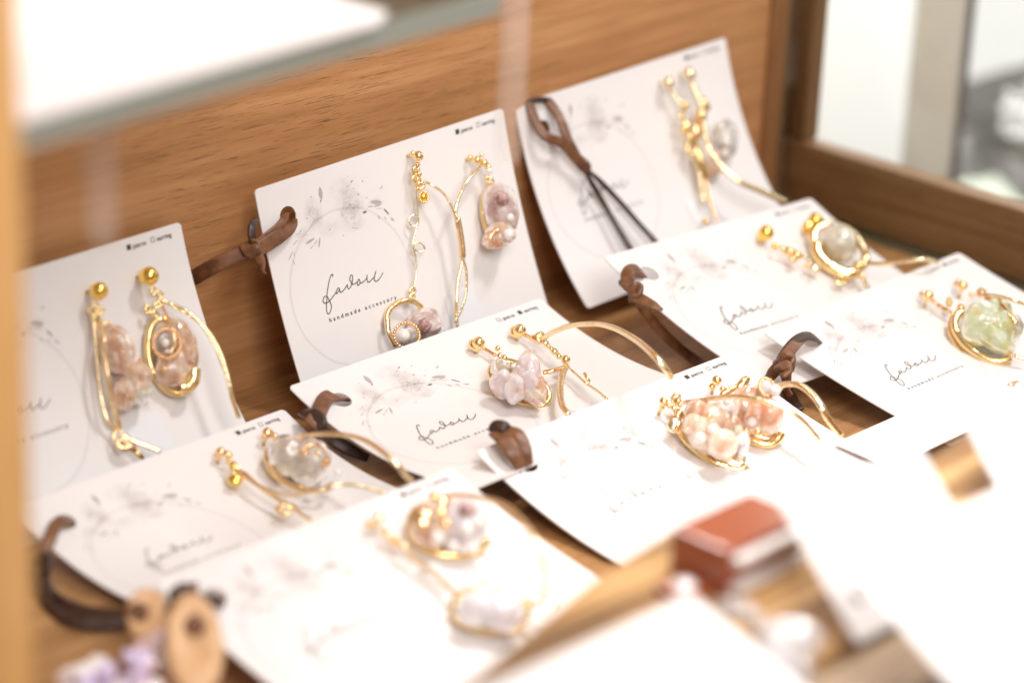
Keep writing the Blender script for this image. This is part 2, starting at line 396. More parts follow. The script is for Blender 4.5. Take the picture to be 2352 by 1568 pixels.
# left front post of the case
box('front_post', (238, 352, FL-8), (261.4, 366, 60), M['wood_post'], case, .8)
# magnetic catch screwed on the rail
cx0, cy0 = 378.2, 290.4
catch = box('magnetic_catch', (cx0-1.2, cy0, -241), (cx0+23, cy0+14, -232.9), M['plastic'], case, .9)
catch['label'] = 'red brown plastic magnetic door catch'
box('mounting_flange', (cx0-9.5, cy0+2.5, -243), (cx0+31.5, cy0+10.5, -240.9), M['plastic'], catch, .9)
box('catch_base', (cx0-1.0, cy0-.1, -243), (cx0+22.8, cy0+13.8, -241.05), M['plastic'], catch, .4)
for z in (-241.4, -235.6):
    box('steel_strip', (cx0+.4, cy0-2.2, z-1.1), (cx0+21.4, cy0+1.2, z+1.1), M['steel'], catch, .5)
for x in (cx0-5.4, cx0+27.4):
    V, F = ICO[3]; mesh('screw_head', [np.array([x, cy0+6.5, -240.9])+v*np.array([2.3, 2.3, .9]) for v in V], F, M['steel'], catch)
# the board in front of the rail
tb = slab('table_board', [(200, 120), (760, 120), (760, 261.4), (200, 261.4)], -262, -244.5, M['wood_table'], None, .5)
tag(tb, 'greyish tan wooden board lying in front of the case rail, at the bottom right', 'board')
# glass shelf with its paper
shelf = thing('glass_shelf', (330, 430, -147), 'thick glass shelf with grey green edge above the leftmost cards', 'glass shelf')
def prism(name, pts, z0, z1, mat, parent, bev=0): return slab(name, pts, z0, z1, mat, parent, bev)
s1 = onz(30, 352, -150.); s2 = onz(1150, 33, -150.); sd = unit(s2-s1); s0 = s1-sd*12; sn = np.array([-sd[1], sd[0], 0])
def sxy(p, back=0.): q = p+sn*back; return (q[0], q[1])
prism('glass_sheet', [sxy(s0, .6), sxy(s2-sd*.6, .6), (s2[0]-.4, 506), (s0[0], 506)], -149.7, -145.2, M['glass'], shelf)
prism('shelf_edge', [sxy(s0), sxy(s2), sxy(s2, .5), sxy(s0, .5)], -150, -144.9, M['shelf_edge'], shelf)
prism('shelf_edge', [sxy(s2-sd*.4, .6), sxy(s2, .6), (s2[0], 506), (s2[0]-.4, 506)], -150, -144.9, M['shelf_edge'], shelf)
for (px, py, pz) in ((232, 345, 560), (1184, 8, 365)):
    a = ony(px, py, 398.); b = ony(px+7, pz, 398.)
    V, F = sweep([np.array([a[0], 398, -150.2]), np.array([a[0], 398, b[2]+3]), np.array([a[0], 398, b[2]])], circ(3.3, 20), up=np.array([0, 1., 0]), scale=[1, 1, .6])
    o = mesh('pale_rod', V, F, M['frosted_rod'], shelf)  # pale translucent rod hanging below the shelf edge
q1 = onz(45, 279, -144.); q2 = onz(868, 54, -144.); q3 = onz(892, 30, -144.)
pp = slab('shelf_paper', [(q1[0]-8, q1[1]-.7), (q1[0], q1[1]), (q2[0], q2[1]), (q3[0], q3[1]), (q3[0]-1, 480), (q1[0]-8, 480)], -144.6, -143.6, M['paper'], None, .2)
tag(pp, 'bright white sheet of card lying on top of the glass shelf', 'card sheet')

# ------------------------------------------------------------------ behind the side glass
wall = box('wall', (1150, 300, -700), (1160, 1700, 500), M['white_board']); wall['kind'] = 'structure'
wb = mesh('white_board', [(800, 598, -420), (800, 551, -420), (800, 551, 60), (800, 598, 60), (804, 600, -420), (804, 553, -420), (804, 553, 60), (804, 600, 60)], [[0, 1, 2, 3], [7, 6, 5, 4], [0, 4, 5, 1], [3, 2, 6, 7], [0, 3, 7, 4], [1, 5, 6, 2]], M['white_board'], None, False)
tag(wb, 'tall plain white board standing behind the side glass, left of the grey beige post', 'board')
post = thing('case_post', (800, 540, -420), 'grey beige upright post with dark seal seen through the side glass', 'post')
box('post_body', (799, 528.5, -420), (803, 549.8, 60), M['greige'], post, 1.)
box('rubber_seal', (798.6, 526.0, -420), (800.6, 528.4, 60), M['dark_seal'], post, .3)
# shiny bunched wrapping and box seen at the far right
def crumple(name, c, size, seed, mat, amp=.35, seg=40, pleat=0):
    V = []; F = []
    for i in range(seg+1):
        for j in range(seg+1):
            u, v = i/seg, j/seg
            h = amp*noise.noise(Vector((u*4, v*4, seed)))+amp*.5*noise.noise(Vector((u*11, v*11, seed+4)))
            if pleat: h += amp*.5*math.sin(u*pleat*6.28)*(v**1.5)
            k = noise.noise(Vector((u*3, v*3, seed+9)))*.08
            V.append(np.array(c)+np.array([h*size[0], (u-.5+k)*size[1], (v-.5+k*.6+.05*abs(math.sin(u*pleat*3.14)) * (v > .9))*size[2]]))
    n = seg+1
    for i in range(seg):
        for j in range(seg): F.append([i*n+j, (i+1)*n+j, (i+1)*n+j+1, i*n+j+1])
    k = len(V); V += [v+np.array([14., 0, 0]) for v in V]; 
    F += [[a+k for a in f[::-1]] for f in F]
    return mesh(name, V, F, mat)
# ribbed band, crumpled wrapping, white cloth and a pale box
ra, rb_ = onx(2182, 205, 960), onx(2372, 150, 960); ra2, rb2 = onx(2182, 290, 957), onx(2372, 215, 957)
V = []; F = []; m = 64
for i in range(m+1):
    f = i/m; z = 1.6*math.sin(i*1.35); jg = 1.4*(.5+.5*math.sin(i*1.35+.6))+.8*noise.noise(Vector((i*.7, 0, 0)))
    top = ra*(1-f)+rb_*f; bot = ra2*(1-f)+rb2*f
    for q in (top+np.array([z, 0, jg]), bot+np.array([z-1, 0, 0]), bot+np.array([z+5, 0, 0]), top+np.array([z+5, 0, jg])): V.append(q)
for i in range(m):
    for k in range(4): F.append([i*4+k, i*4+(k+1) % 4, i*4+4+(k+1) % 4, i*4+4+k])
F += [[3, 2, 1, 0], [m*4, m*4+1, m*4+2, m*4+3]]
o = mesh('ribbed_band', V, F, flat('ribbed_grey', srgb(112, 108, 104), .5), None, False); tag(o, 'dark grey ribbed band with a jagged top edge beyond the side glass', 'band')
cw = onx(2268, 350, 975); o = crumple('wrapping', cw, (16, 46, 40), 3, M['wrap'], .35, 40, 3); tag(o, 'grey crumpled shiny wrapping below the ribbed band beyond the side glass', 'wrapping')
cw = onx(2345, 268, 935); o = crumple('cloth', cw, (12, 17, 18), 8, M['white_board'], .5, 24); tag(o, 'small white crumpled cloth at the right edge beyond the side glass', 'cloth')
c1_, c2_ = onz(2188, 420, -372), onz(2290, 400, -372); c3_, c4_ = onz(2400, 520, -372), onz(2190, 520, -372)
gb = slab('box', [tuple(c4_[:2]), tuple(c3_[:2]), tuple(c2_[:2]), tuple(c1_[:2])], -430, -372, M['pale_green'], None, 1.); tag(gb, 'pale green box top beyond the side glass, under the grey wrapping', 'box')

# ------------------------------------------------------------------ earring cards
STROKES= [[[18.3,27.9],[18.6,27.3],[18.2,27.2],[17.6,27.7],[16.7,29.0],[15.5,31.1],[15.1,32.2],[14.5,33.5],[14.1,34.7],[13.9,35.9],[14.3,36.3],[15.0,35.9],[15.7,34.8],[15.7,33.7],[15.4,32.6],[15.1,32.0],[14.5,31.8],[13.8,32.3],[13.6,33.0],[14.0,33.4],[14.6,33.5],[15.8,33.2],[17.1,32.5],[18.1,31.9],[18.8,31.2],[19.4,31.0],[19.6,31.4],[19.0,31.8],[18.3,32.2],[18.3,31.8]],[[19.6,31.5],[19.5,32.1],[20.1,32.2],[21.3,31.7],[22.3,31.0],[22.2,31.6],[22.4,32.1],[23.0,31.9],[23.8,31.3],[24.2,30.5],[24.6,29.5],[24.3,29.0],[23.9,29.2],[23.5,30.0],[23.7,30.6],[23.8,31.3],[24.6,31.4],[25.8,31.1],[26.2,30.7],[26.5,30.9],[26.4,31.7],[25.7,32.1],[25.4,31.9],[25.8,31.3]],[[26.4,31.8],[27.1,31.8],[28.1,31.5],[28.9,31.1],[29.3,30.4],[29.0,31.1],[28.9,31.7],[28.9,32.2],[29.6,32.2],[30.6,31.8],[31.5,31.4],[32.3,30.3],[31.5,31.4],[31.2,32.0],[31.3,32.6],[32.1,32.7],[33.2,32.2],[34.5,31.2]],[[32.5,30.0],[32.5,30.1]]]
LEAVES= [[21.1,4.6,21.0,8.2,1.29,0],[20.9,7.9,20.4,8.8,0.32,1],[31.5,6.2,32.6,5.9,0.3,1],[30.0,6.9,30.9,7.0,0.34,0],[35.4,6.8,36.0,7.0,0.26,1],[32.0,7.8,32.6,8.2,0.26,0],[33.4,9.6,33.7,10.2,0.26,1],[35.7,11.5,36.4,11.6,0.3,0],[41.0,10.5,42.4,9.9,0.43,0],[29.8,11.2,29.9,11.7,0.22,1],[29.7,12.0,30.6,12.0,0.22,1],[30.6,13.1,31.4,13.0,0.3,1],[33.7,15.0,35.3,15.1,0.65,1],[37.0,12.9,41.1,14.1,1.08,0],[35.6,13.8,37.9,14.4,0.13,1],[37.9,14.5,40.9,14.5,0.17,1],[38.3,15.1,40.9,15.7,0.13,0],[41.1,15.8,42.6,18.0,0.43,1],[42.7,18.8,43.9,20.0,0.52,0],[38.7,17.0,39.1,18.3,0.39,0],[40.8,17.9,41.3,19.0,0.3,0],[12.8,17.9,16.3,17.2,0.73,0],[13.9,19.7,15.3,18.8,0.26,0],[15.3,19.0,17.1,17.8,0.26,0],[18.0,17.4,16.8,20.1,0.56,0],[6.8,15.0,7.4,15.2,0.26,0],[8.5,17.2,10.8,16.1,0.22,0],[6.2,20.6,8.3,18.5,0.3,0],[8.7,18.7,8.2,20.2,0.17,0],[7.6,20.7,7.9,22.3,0.22,0],[14.8,11.5,15.3,11.7,0.26,1],[21.3,16.3,22.2,16.5,0.3,0],[28.9,17.9,30.1,18.2,0.22,0],[30.1,18.2,31.3,18.7,0.17,0],[25.3,19.3,26.1,18.9,0.26,0],[17.4,6.3,18.1,6.7,0.22,0],[11.5,14.4,12.6,14.0,0.22,0],[10.1,14.7,11.8,14.6,0.17,0],[15.5,10.3,16.6,9.6,0.17,0],[16.2,13.2,18.6,12.1,0.17,0],[26.5,13.0,27.1,14.4,0.17,0],[28.9,15.6,31.7,15.0,0.17,0],[32.2,12.9,33.6,12.2,0.17,0]]
def on_card(c, polys, name, mat, root, lift=.10, fmats=None, mats=None):
    V = []; F = []
    for P_, f_ in polys:
        k = len(V); V += [surf(c, u, v, lift) for u, v in P_]; F += [[a+k for a in f] for f in f_]
    return mesh(name, V, F, mat, root, smooth=False, mats=mats, fmat=fmats)
def stroke_poly(pts, w):
    pth = [p[:2] for p in catmull([np.array([a, b, 0.]) for a, b in pts], 5)]; out = []
    for i, p in enumerate(pth):
        t = unit(pth[min(i+1, len(pth)-1)]-pth[max(i-1, 0)]); n = np.array([-t[1], t[0]])*w/2; out += [p+n, p-n]
    return out, [[2*i, 2*i+1, 2*i+3, 2*i+2] for i in range(len(pth)-1)]
def leaf_poly(u0, v0, u1, v1, w):
    a = np.array([u0, v0]); b = np.array([u1, v1]); d = b-a; n = np.array([-d[1], d[0]])/(np.linalg.norm(d)+1e-9)*w/2
    pts = [a]; 
    for t, k in ((.2, .7), (.5, 1), (.8, .65)): pts.append(a+d*t+n*k)
    pts.append(b)
    for t, k in ((.8, .65), (.5, 1), (.2, .7)): pts.append(a+d*t-n*k)
    return pts, [list(range(8))]
_tc = {}
def text_poly(txt, u, v, size, rot=0., spacing=1., bold=0.):
    key = (txt, spacing, bold)
    if key not in _tc:
        cu = bpy.data.curves.new('lettering', 'FONT'); cu.body = txt; cu.size = 1; cu.space_character = spacing; cu.resolution_u = 2; cu.offset = bold
        o = bpy.data.objects.new('lettering', cu); C.objects.link(o)
        dg = bpy.context.evaluated_depsgraph_get(); me = bpy.data.meshes.new_from_object(o.evaluated_get(dg))
        _tc[key] = ([(q.co.x, q.co.y) for q in me.vertices], [list(f.vertices) for f in me.polygons])
        bpy.data.objects.remove(o); bpy.data.meshes.remove(me)
    vs_, fs = _tc[key]; c_, s_ = math.cos(rot), math.sin(rot)
    return [(u+(x*c_+y*s_)*size, v+(x*s_-y*c_)*size) for x, y in vs_], fs
def make_card(c, label, tick=0, hole=True, mark=True):
    root = thing('earring_card', surf(c, 45, 64.2), label, 'earring card', 'white earring cards in the case')
    # sheet with a punched hole, made as a grid
    hu, hv, hr = 9.1, 9.5, 2.75; bu = [hu-4+2*i for i in range(5)]; bv = [hv-4+2*i for i in range(5)]
    us = [.0, .9, 3] + bu + list(np.linspace(16, 89.1, 16)) + [90.]; vs_ = [0., .9, 3.2] + bv + list(np.linspace(16, 63.3, 13)) + [64.21]
    V = []; idx = {}
    for i, u in enumerate(us):
        for j, v in enumerate(vs_):
            uu, vv = u, v
            if i in (0, len(us)-1) and j in (0, len(vs_)-1): uu = .35 if i == 0 else 89.65; vv = .35 if j == 0 else 63.86
            idx[i, j] = len(V); V.append((uu, vv))
    F = []
    for i in range(len(us)-1):
        for j in range(len(vs_)-1):
            if hole and 3 <= i < 7 and 3 <= j < 7: continue
            F.append([idx[i, j], idx[i, j+1], idx[i+1, j+1], idx[i+1, j]])
    if hole:
        bd = [idx[3+k, 3] for k in range(4)]+[idx[7, 3+k] for k in range(4)]+[idx[7-k, 7] for k in range(4)]+[idx[3, 7-k] for k in range(4)]
        rg = []
        for b in bd:
            u, v = V[b]; d = math.hypot(u-hu, v-hv); rg.append(len(V)); V.append((hu+(u-hu)/d*hr, hv+(v-hv)/d*hr))
        for k in range(16): F.append([bd[k], rg[k], rg[(k+1) % 16], bd[(k+1) % 16]])
    th = .38; n = len(V); P3 = [surf(c, u, v, 0) for u, v in V]+[surf(c, u, v, -th) for u, v in V]
    edges = {}
    for f in F:
        for a, b in zip(f, f[1:]+f[:1]): edges[a, b] = 1
    F2 = F+[[a+n for a in f[::-1]] for f in F]
    for (a, b) in edges:
        if (b, a) not in edges: F2.append([b, a, a+n, b+n])
    o = mesh('card_sheet', P3, F2, M['card'], root, smooth=False)
    ul = o.data.uv_layers.new(name='uv'); UV = V+V
    for lp in o.data.loops: u, v = UV[lp.vertex_index]; ul.data[lp.index].uv = (u/90, v/64.21) if lp.vertex_index < n else (.99, .99)
    if mark:
        # wordmark: lettering stands about 34 mm down the card
        dx, dy, sc = 0., 0., 1.
        D0, S0 = (13.6, 36.3), (21., 9.)
        if c != 'D': dx, dy, sc = 1.0, 1.0, 1.05
        on_card(c, [stroke_poly([((a-24)*sc+24+dx, (b-32)*sc+32+dy+(1.2 if len(s) == 2 else 0)*0) for a, b in s], .24) for s in STROKES], 'brand_lettering', M['ink'], root, .12)
        on_card(c, [text_poly('handmade accessory', 13.6+dx*.8, 39.7 if c != 'D' else 39.0, 1.62, math.radians(1.2), 1.75, .012)], 'printed_words', M['ink'], root, .12)
    bx = lambda u, v, s: ([(u, v), (u+s, v), (u+s, v+s), (u, v+s)], [[0, 1, 2, 3]])
    fr = lambda u, v, s, w: ([(u, v), (u+s, v), (u+s, v+s), (u, v+s), (u+w, v+w), (u+s-w, v+w), (u+s-w, v+s-w), (u+w, v+s-w)], [[0, 1, 5, 4], [1, 2, 6, 5], [2, 3, 7, 6], [3, 0, 4, 7]])
    u1, u2 = 71.2, 79.2
    pl = [bx(u1, 1.6, 1.35) if tick == 0 else fr(u1, 1.6, 1.3, .13), bx(u2, 1.6, 1.35) if tick == 1 else fr(u2, 1.6, 1.3, .13),
          text_poly('pierce', u1+2., 2.95, 1.75, 0, 1.0, .01), text_poly('earring', u2+2., 2.95, 1.75, 0, 1.0, .01)]
    on_card(c, pl, 'printed_tick_boxes', M['ink'], root, .12)
    lf = [leaf_poly(*l[:5]) for l in LEAVES]; on_card(c, lf, 'floral_print', None, root, .11, [0 if l[5] else 1 for l in LEAVES], [M['ink_leaf'], M['ink_pale']])
    # plain white sticker (its printed code is left blank)
    q = [(54.2, 44.2), (65.6, 44.2), (65.6, 55.4), (54.2, 55.4)]
    V_ = [surf(c, u, v, .16) for u, v in q]+[surf(c, u, v, .02) for u, v in q]
    mesh('sticker', V_, [[0, 3, 2, 1], [0, 1, 5, 4], [1, 2, 6, 5], [2, 3, 7, 6], [3, 0, 4, 7]], M['sticker'], root, smooth=False)
    CR[c] = root
    return root
CR = {}
make_card('A', 'leftmost upright white card, partly behind the blurred wooden post, pierce box ticked', 0)
make_card('B', 'upright white card in the middle, leather cord in its hole, leaning on the back panel', 0)
make_card('C', 'upright curved white card nearest the back corner, dark leather loop hanging over it', 0)
make_card('D', 'reclined white card at the centre with a sharp handwritten wordmark and the lavender stone earring', 1)
make_card('E', 'reclined white card at the right with two bright yellow ball earrings', 0)
make_card('F', 'reclined shaded white card in front of the leftmost upright card, with the grey quartz earring', 0)
make_card('G', 'reclined white card with the cream and peach stone earrings, behind the magnetic catch', 0)
make_card('H', 'reclined white card at the right edge with the pale green stone earring', 1)
make_card('J', 'overexposed blurred white card at the bottom with a faint flower print and milky stones', 0)

# plain blown out cards standing and lying round the front rail
def plate(name, p0, e1, w, e2, h, label, bend=0., th=.4, notch=None):
    """sheet from corner p0, width w along e1, height h along e2, gently bent"""
    e1 = unit(np.array(e1, float)); e2 = unit(np.array(e2, float)); n = unit(np.cross(e1, e2)); V = []; F = []; m = 10
    for s in (0, 1):
        for i in range(m+1):
            for j in range(m+1):
                a, b = i/m, j/m
                V.append(np.array(p0)+e1*w*a+e2*h*b+n*(bend*math.sin(math.pi*b)*h-s*th))
    k = (m+1)**2
    for i in range(m):
        for j in range(m):
            q = [i*(m+1)+j, (i+1)*(m+1)+j, (i+1)*(m+1)+j+1, i*(m+1)+j+1]; F.append(q); F.append([a+k for a in q[::-1]])
    for i in range(m):
        for (a, b) in ((i*(m+1), (i+1)*(m+1)), ((i+1)*(m+1)+m, i*(m+1)+m), (i+1, i), (m*(m+1)+i, m*(m+1)+i+1)): F.append([b, a, a+k, b+k])
    o = mesh(name, V, F, M['paper'], None, smooth=False); tag(o, label, 'price card', 'plain white cards round the front rail'); return o

X1 = (1, 0, 0)
plate('price_card', onz(1588, 1366, -226), onz(1248, 1521, -226)-onz(1588, 1366, -226), 150, (0, -.956, -.292), 62, 'overexposed blank white card left of the clear beads, before the catch')
plate('price_card', (381, 261.5, -242.4), X1, 43, (0, .69, .724), 29, 'small blank white card propped right of the magnetic catch')
plate('price_card', (363, 253, -217), X1, 130, (0, -.875, -.485), 56, 'large overexposed blank white card filling the lower right corner', .01)
plate('price_card', (452.5, 277, -242.6), X1, 90, (0, .656, .755), 21, 'blank white card right of the small rectangular gap showing the wooden rail')
plate('price_card', (527, 357.2, -284.2), X1, 120, (0, 1, .03), 17.5, 'narrow blank white card lying over the lower edge of the card with the green stone')
plate('price_card', (300, 344, -284), (-1, 0, 0), 90, (0, -1, 0), 50, 'blurred white card corner under the purple beads at the bottom left')
cl = mesh('dark_slit', *sweep([onz(1955, 1358, -233.6), onz(1966, 1372, -233.8), onz(1980, 1382, -234)], oval(1.6, .8)), M['leather_dark']); tag(cl, 'tiny dark slit in the small white card on the rail', 'card slit')  # dark sliver added on the card, standing in for its slit

# ------------------------------------------------------------------ leather cords
def cord(label): return label
def leather_obj(c, base, label, parts):
    if c is None: t = thing('leather_bow', P(c, *base), label, 'leather bow')
    else:
        t = bpy.data.objects.new('leather_cord', None); C.objects.link(t); t.parent = CR[c]; t['org'] = list(CR[c]['org']); t['label'] = label; t.empty_display_size = .01
    for nm, pts, w, th, mt in parts: ribbon(nm, c, pts, w, th, M[mt], t)
    return t
L_ = 'leather'; K_ = 'leather_dark'
leather_obj('B', (600, 560, 1), 'brown leather cord tied through the hole', [
 ('loop', [(660, 484, -2.2, 60, .6), (652, 504, .8, 20, .8), (640, 522, 1.4, 0), (612, 545, 1.6, 0), (588, 562, 2, 0)], 2.5, .6, L_),
 ('loop', [(670, 490, -2.4, 70, .4), (674, 508, -.4, 50, .55), (664, 524, 1.4, 25, .85), (640, 542, 2.2, 10), (610, 562, 2.4, 0), (585, 574, 2.2, 0)], 4.0, .6, L_),
 ('knot', [(566, 560, 1, 0), (578, 575, 3.2, 30), (592, 582, 3.4, 60), (590, 560, 2.8, 90), (576, 556, 1.5, 120)], 4.4, 1.4, L_),
 ('tail', [(584, 562, 2.5, 20), (578, 540, 2.8, 10), (580, 518, 2., -10), (590, 504, 0, -20, .8)], 2.2, 1.0, K_),
 ('tail', [(586, 570, 3, 0), (595, 590, 3.4, 20), (600, 606, 3.4, 60), (600, 622, 3.2, 80, .9), (608, 628, 3, 80, .5)], 2.6, 1.0, L_),
 ('strap', [(580, 574, 1.5, 0), (540, 588, -1, 10), (490, 612, -5, 10), (440, 640, -12, 10), (415, 655, -18, 10)], 4.0, .7, L_)])
leather_obj('D', (735, 950, 1), 'brown leather cord through the hole', [
 ('loop', [(788, 916, -2.6, 40), (768, 910, .9, 20), (750, 912, 1.8, 10), (738, 932, 2, 0), (726, 960, 1.8, -10), (712, 975, .5, -10)], 4.2, 1., L_),
 ('knot', [(700, 946, -1, 0), (716, 952, 2, 30), (734, 962, 2.2, 50), (738, 980, 1, 60)], 3.8, 1.5, K_),
 ('tail', [(722, 972, 0, 0), (760, 1006, -4, 10), (800, 1030, -6, 20), (845, 1052, -8, 20, .6)], 3.4, 1.0, K_)])
leather_obj('G', (1180, 1030, 1), 'wide folded brown leather cord end', [
 ('loop', [(1140, 990, 3.5, 0, 1.), (1160, 1010, 4.8, 0, 1.), (1180, 1040, 4.2, 10, .9), (1196, 1070, 1.5, 20, .7), (1202, 1082, -2, 20, .5)], 4.6, .8, L_),
 ('loop', [(1152, 985, 4, -20), (1190, 996, 5.6, -10), (1206, 1030, 4.6, 10), (1212, 1064, 1.8, 30, .8), (1214, 1080, -2, 40, .6)], 3.2, .8, L_),
 ('loop_edge', [(1128, 992, 2.4, 0, .7), (1140, 978, 4.4, 0), (1158, 980, 5.2, 0), (1172, 992, 4.2, 0, .7)], 3.2, 1.2, K_)])
leather_obj('C', (1300, 330, 1), 'long dark leather loop with knot', [
 ('loop', [(1215, 236, .5, 0), (1226, 268, 2., 0), (1240, 300, 4, 0), (1262, 318, 5.5, 0), (1292, 330, 5.5, 10), (1320, 362, 5, 20), (1338, 388, 4, 20, .7)], 2.9, 1., L_),
 ('loop', [(1256, 230, .5, 0), (1274, 252, 2., 0), (1290, 282, 4.5, 0), (1302, 316, 5.5, 10), (1316, 344, 5.6, 20), (1340, 380, 4, 20, .7)], 2.8, 1., L_),
 ('loop_edge', [(1204, 240, -.5, 0, .8), (1226, 231, 1.2, 0, .8), (1252, 229, 1.2, 0, .8), (1268, 234, -.4, 0, .7)], 2., 1., K_),
 ('knot', [(1330, 366, 4.4, 0), (1340, 374, 6, 40), (1348, 384, 5, 80), (1342, 392, 3.5, 120)], 2.8, 1.6, L_),
 ('tail', [(1341, 388, 4, 40, .6), (1360, 422, 4, 30), (1388, 470, 4, 20), (1414, 516, 4.5, 10), (1444, 566, 5, 0, 1.2), (1452, 578, 5, 0, 1.2)], 1.75, .9, K_),
 ('tail', [(1344, 386, 4, 40, .6), (1380, 418, 4, 30), (1424, 464, 4, 20), (1466, 512, 4.5, 10), (1502, 552, 5, 0, 1.1), (1512, 564, 5, 0, 1.1)], 1.6, .9, K_)])
leather_obj('E', (1470, 650, 1), 'small knotted brown leather cord', [
 ('loop', [(1478, 632, -1.5, 0), (1468, 622, 2.4, 0), (1448, 620, 3.5, 0), (1440, 636, 3.5, 20), (1450, 650, 3, 40)], 3.6, 1.1, L_),
 ('knot', [(1434, 648, 1, 0), (1450, 660, 4, 30), (1466, 662, 4.4, 60), (1466, 680, 3.4, 100), (1448, 682, 1.5, 140)], 3.4, 1.8, L_),
 ('tail', [(1460, 680, 3, 20), (1480, 690, 4, 0), (1502, 702, 4.5, -20), (1522, 712, 4.6, -20, .3)], 3.2, .9, L_),
 ('tail', [(1456, 672, 1, 10), (1476, 706, -2, 10), (1512, 752, -7, 10), (1552, 792, -11, 10), (1590, 822, -14, 10), (1620, 842, -15, 10)], 3.0, 1., L_)])
leather_obj('H', (1830, 800, 1), 'tightly knotted leather cord arching into the hole', [
 ('loop', [(1884, 788, -2.4, 0), (1872, 776, 2.6, 0), (1850, 772, 5, 0), (1826, 784, 5.4, 10), (1806, 808, 5, 10), (1790, 836, 3.5, 10)], 3.0, 1., K_),
 ('loop', [(1838, 778, 4.6, 0), (1818, 800, 6, 10), (1804, 824, 5.5, 10), (1800, 846, 4.5, 10)], 3.4, 1., L_),
 ('knot', [(1786, 830, 3, 0), (1800, 820, 6.4, 40), (1820, 826, 6.2, 80), (1816, 842, 5.2, 120), (1800, 846, 4, 160), (1790, 836, 3.8, 180)], 3., 1.6, L_),
 ('knot', [(1788, 842, 3.6, 0), (1802, 838, 6.2, 20), (1808, 852, 5.2, 40), (1796, 864, 4, 60)], 3.2, 1.4, L_),
 ('tail', [(1788, 842, 2, 10), (1770, 862, -1, 10), (1752, 886, -6, 10), (1740, 900, -9, 10)], 3.6, 1., L_),
 ('tail', [(1804, 850, 3, 40), (1806, 872, .5, 60), (1808, 896, -2, 80, .9), (1816, 908, -3, 90, .8)], 3.4, 1., L_),
 ('tail', [(1800, 880, -8, 0), (1818, 912, -11, 0), (1840, 940, -13, 0, .6)], 3., 1., K_)])
leather_obj('F', (110, 1290, 1), 'dark leather cord looping down to the tan tags', [
 ('loop', [(168, 1204, -2.2, 20), (150, 1196, 1.6, 10), (128, 1204, 2.6, 0), (116, 1234, 2.6, 0), (104, 1262, 1.5, 0), (96, 1290, 0, 0), (92, 1316, -2, 0)], 3.0, 1., L_),
 ('strap', [(98, 1300, 0, 10), (104, 1340, -2, 30), (130, 1376, -4, 40), (180, 1398, -2, 15), (240, 1410, -1.5, 10), (300, 1412, -1, 10)], 3., 1., K_),
 ('strap', [(90, 1300, 0, 10), (96, 1350, -3, 30), (116, 1396, -5, 40), (170, 1424, -2, 10), (236, 1432, -2, 10), (300, 1424, -1.5, 10)], 3., 1., K_),
 ('knot', [(84, 1286, 0, 0), (100, 1278, 2.4, 30), (112, 1296, 2, 60), (102, 1312, .5, 90)], 2.8, 1.6, K_)])
t = leather_obj(None, (430, 1380, 16), 'dark leather bow with pointed ends behind the tan tags at the bottom left', [
 ('loop', [(392, 1400, 14), (398, 1380, 18), (410, 1358, 20), (432, 1352, 20), (440, 1372, 18), (430, 1396, 16)], 3.2, 1.2, K_),
 ('tail', [(420, 1384, 17), (436, 1366, 19), (448, 1346, 21, 20, .7), (452, 1334, 22, 20, .4)], 2.2, 1., L_),
 ('tail', [(440, 1378, 17), (466, 1372, 17, 0, .8), (494, 1378, 16, 0, 1.2), (516, 1386, 15, 0, .7)], 2.6, 1.2, K_)])
# tan tags and iridescent beads at the bottom left
def tan_tag(px, py, rx, ry, rot, hx, hy, lift, label):
    t = thing('leather_tag', P(None, px, py, lift), label, 'leather tag', 'tan tags at the bottom left')
    ctr, e1, e2, n = frame(None, px, py, lift, .55); cr, sr = math.cos(math.radians(rot)), math.sin(math.radians(rot))
    m = 32; V = []; F = []
    def pt(r, a, z):
        x = r*math.cos(a)*rx; y = r*math.sin(a)*ry; return ctr+e1*(x*cr-y*sr)+e2*(x*sr+y*cr)+n*z
    def hole(r, a, z): return ctr+e1*(hx-px+r*math.cos(a))+e2*(hy-py+r*math.sin(a))+n*z
    prof = [(12, 1, -1.8), (12, 1, .2), (None, .72, 1.1), (None, .9, .7), (None, 1., -.3), (None, .95, -1.8)]
    for hr, r, z in prof:
        for i in range(m): V.append(hole(hr, 2*math.pi*i/m, z) if hr else pt(r, 2*math.pi*i/m, z))
    for k in range(len(prof)):
        q = (k+1) % len(prof)
        for i in range(m): j = (i+1) % m; F.append([k*m+i, q*m+i, q*m+j, k*m+j])
    mesh('tag_body', V, F, M['tan'], t)
    path = [hole(15, 2*math.pi*i/20, .5) for i in range(20)]; V, F = sweep(path, circ(.9, 8), up=n, close=True); mesh('eyelet', V, F, M['leather'], t)
tan_tag(342, 1412, 54, 64, -10, 316, 1408, 14, 'smaller rounded tan tag with a brown ringed hole, left of the dark bow')
tan_tag(446, 1478, 68, 122, -6, 446, 1438, 20, 'larger elongated tan tag with a brown hole at the bottom left')
random.seed(3)
bt = thing('bead_cluster', P(None, 270, 1550, 12), 'cluster of iridescent lilac and pink beads at the bottom left corner', 'bead cluster')
for i in range(54):
    px = 150+random.random()*265; py = 1556 - (px-150)*.36 + random.random()*120 - 5
    blob('bead', None, px, py, 17+random.random()*10, 15+random.random()*9, random.random()*180, 9+random.random()*9, 1.7, M[random.choice(['sequin', 'sequin', 'sequin2', 'pearl'])], bt, .25, 3, True, seed=i)
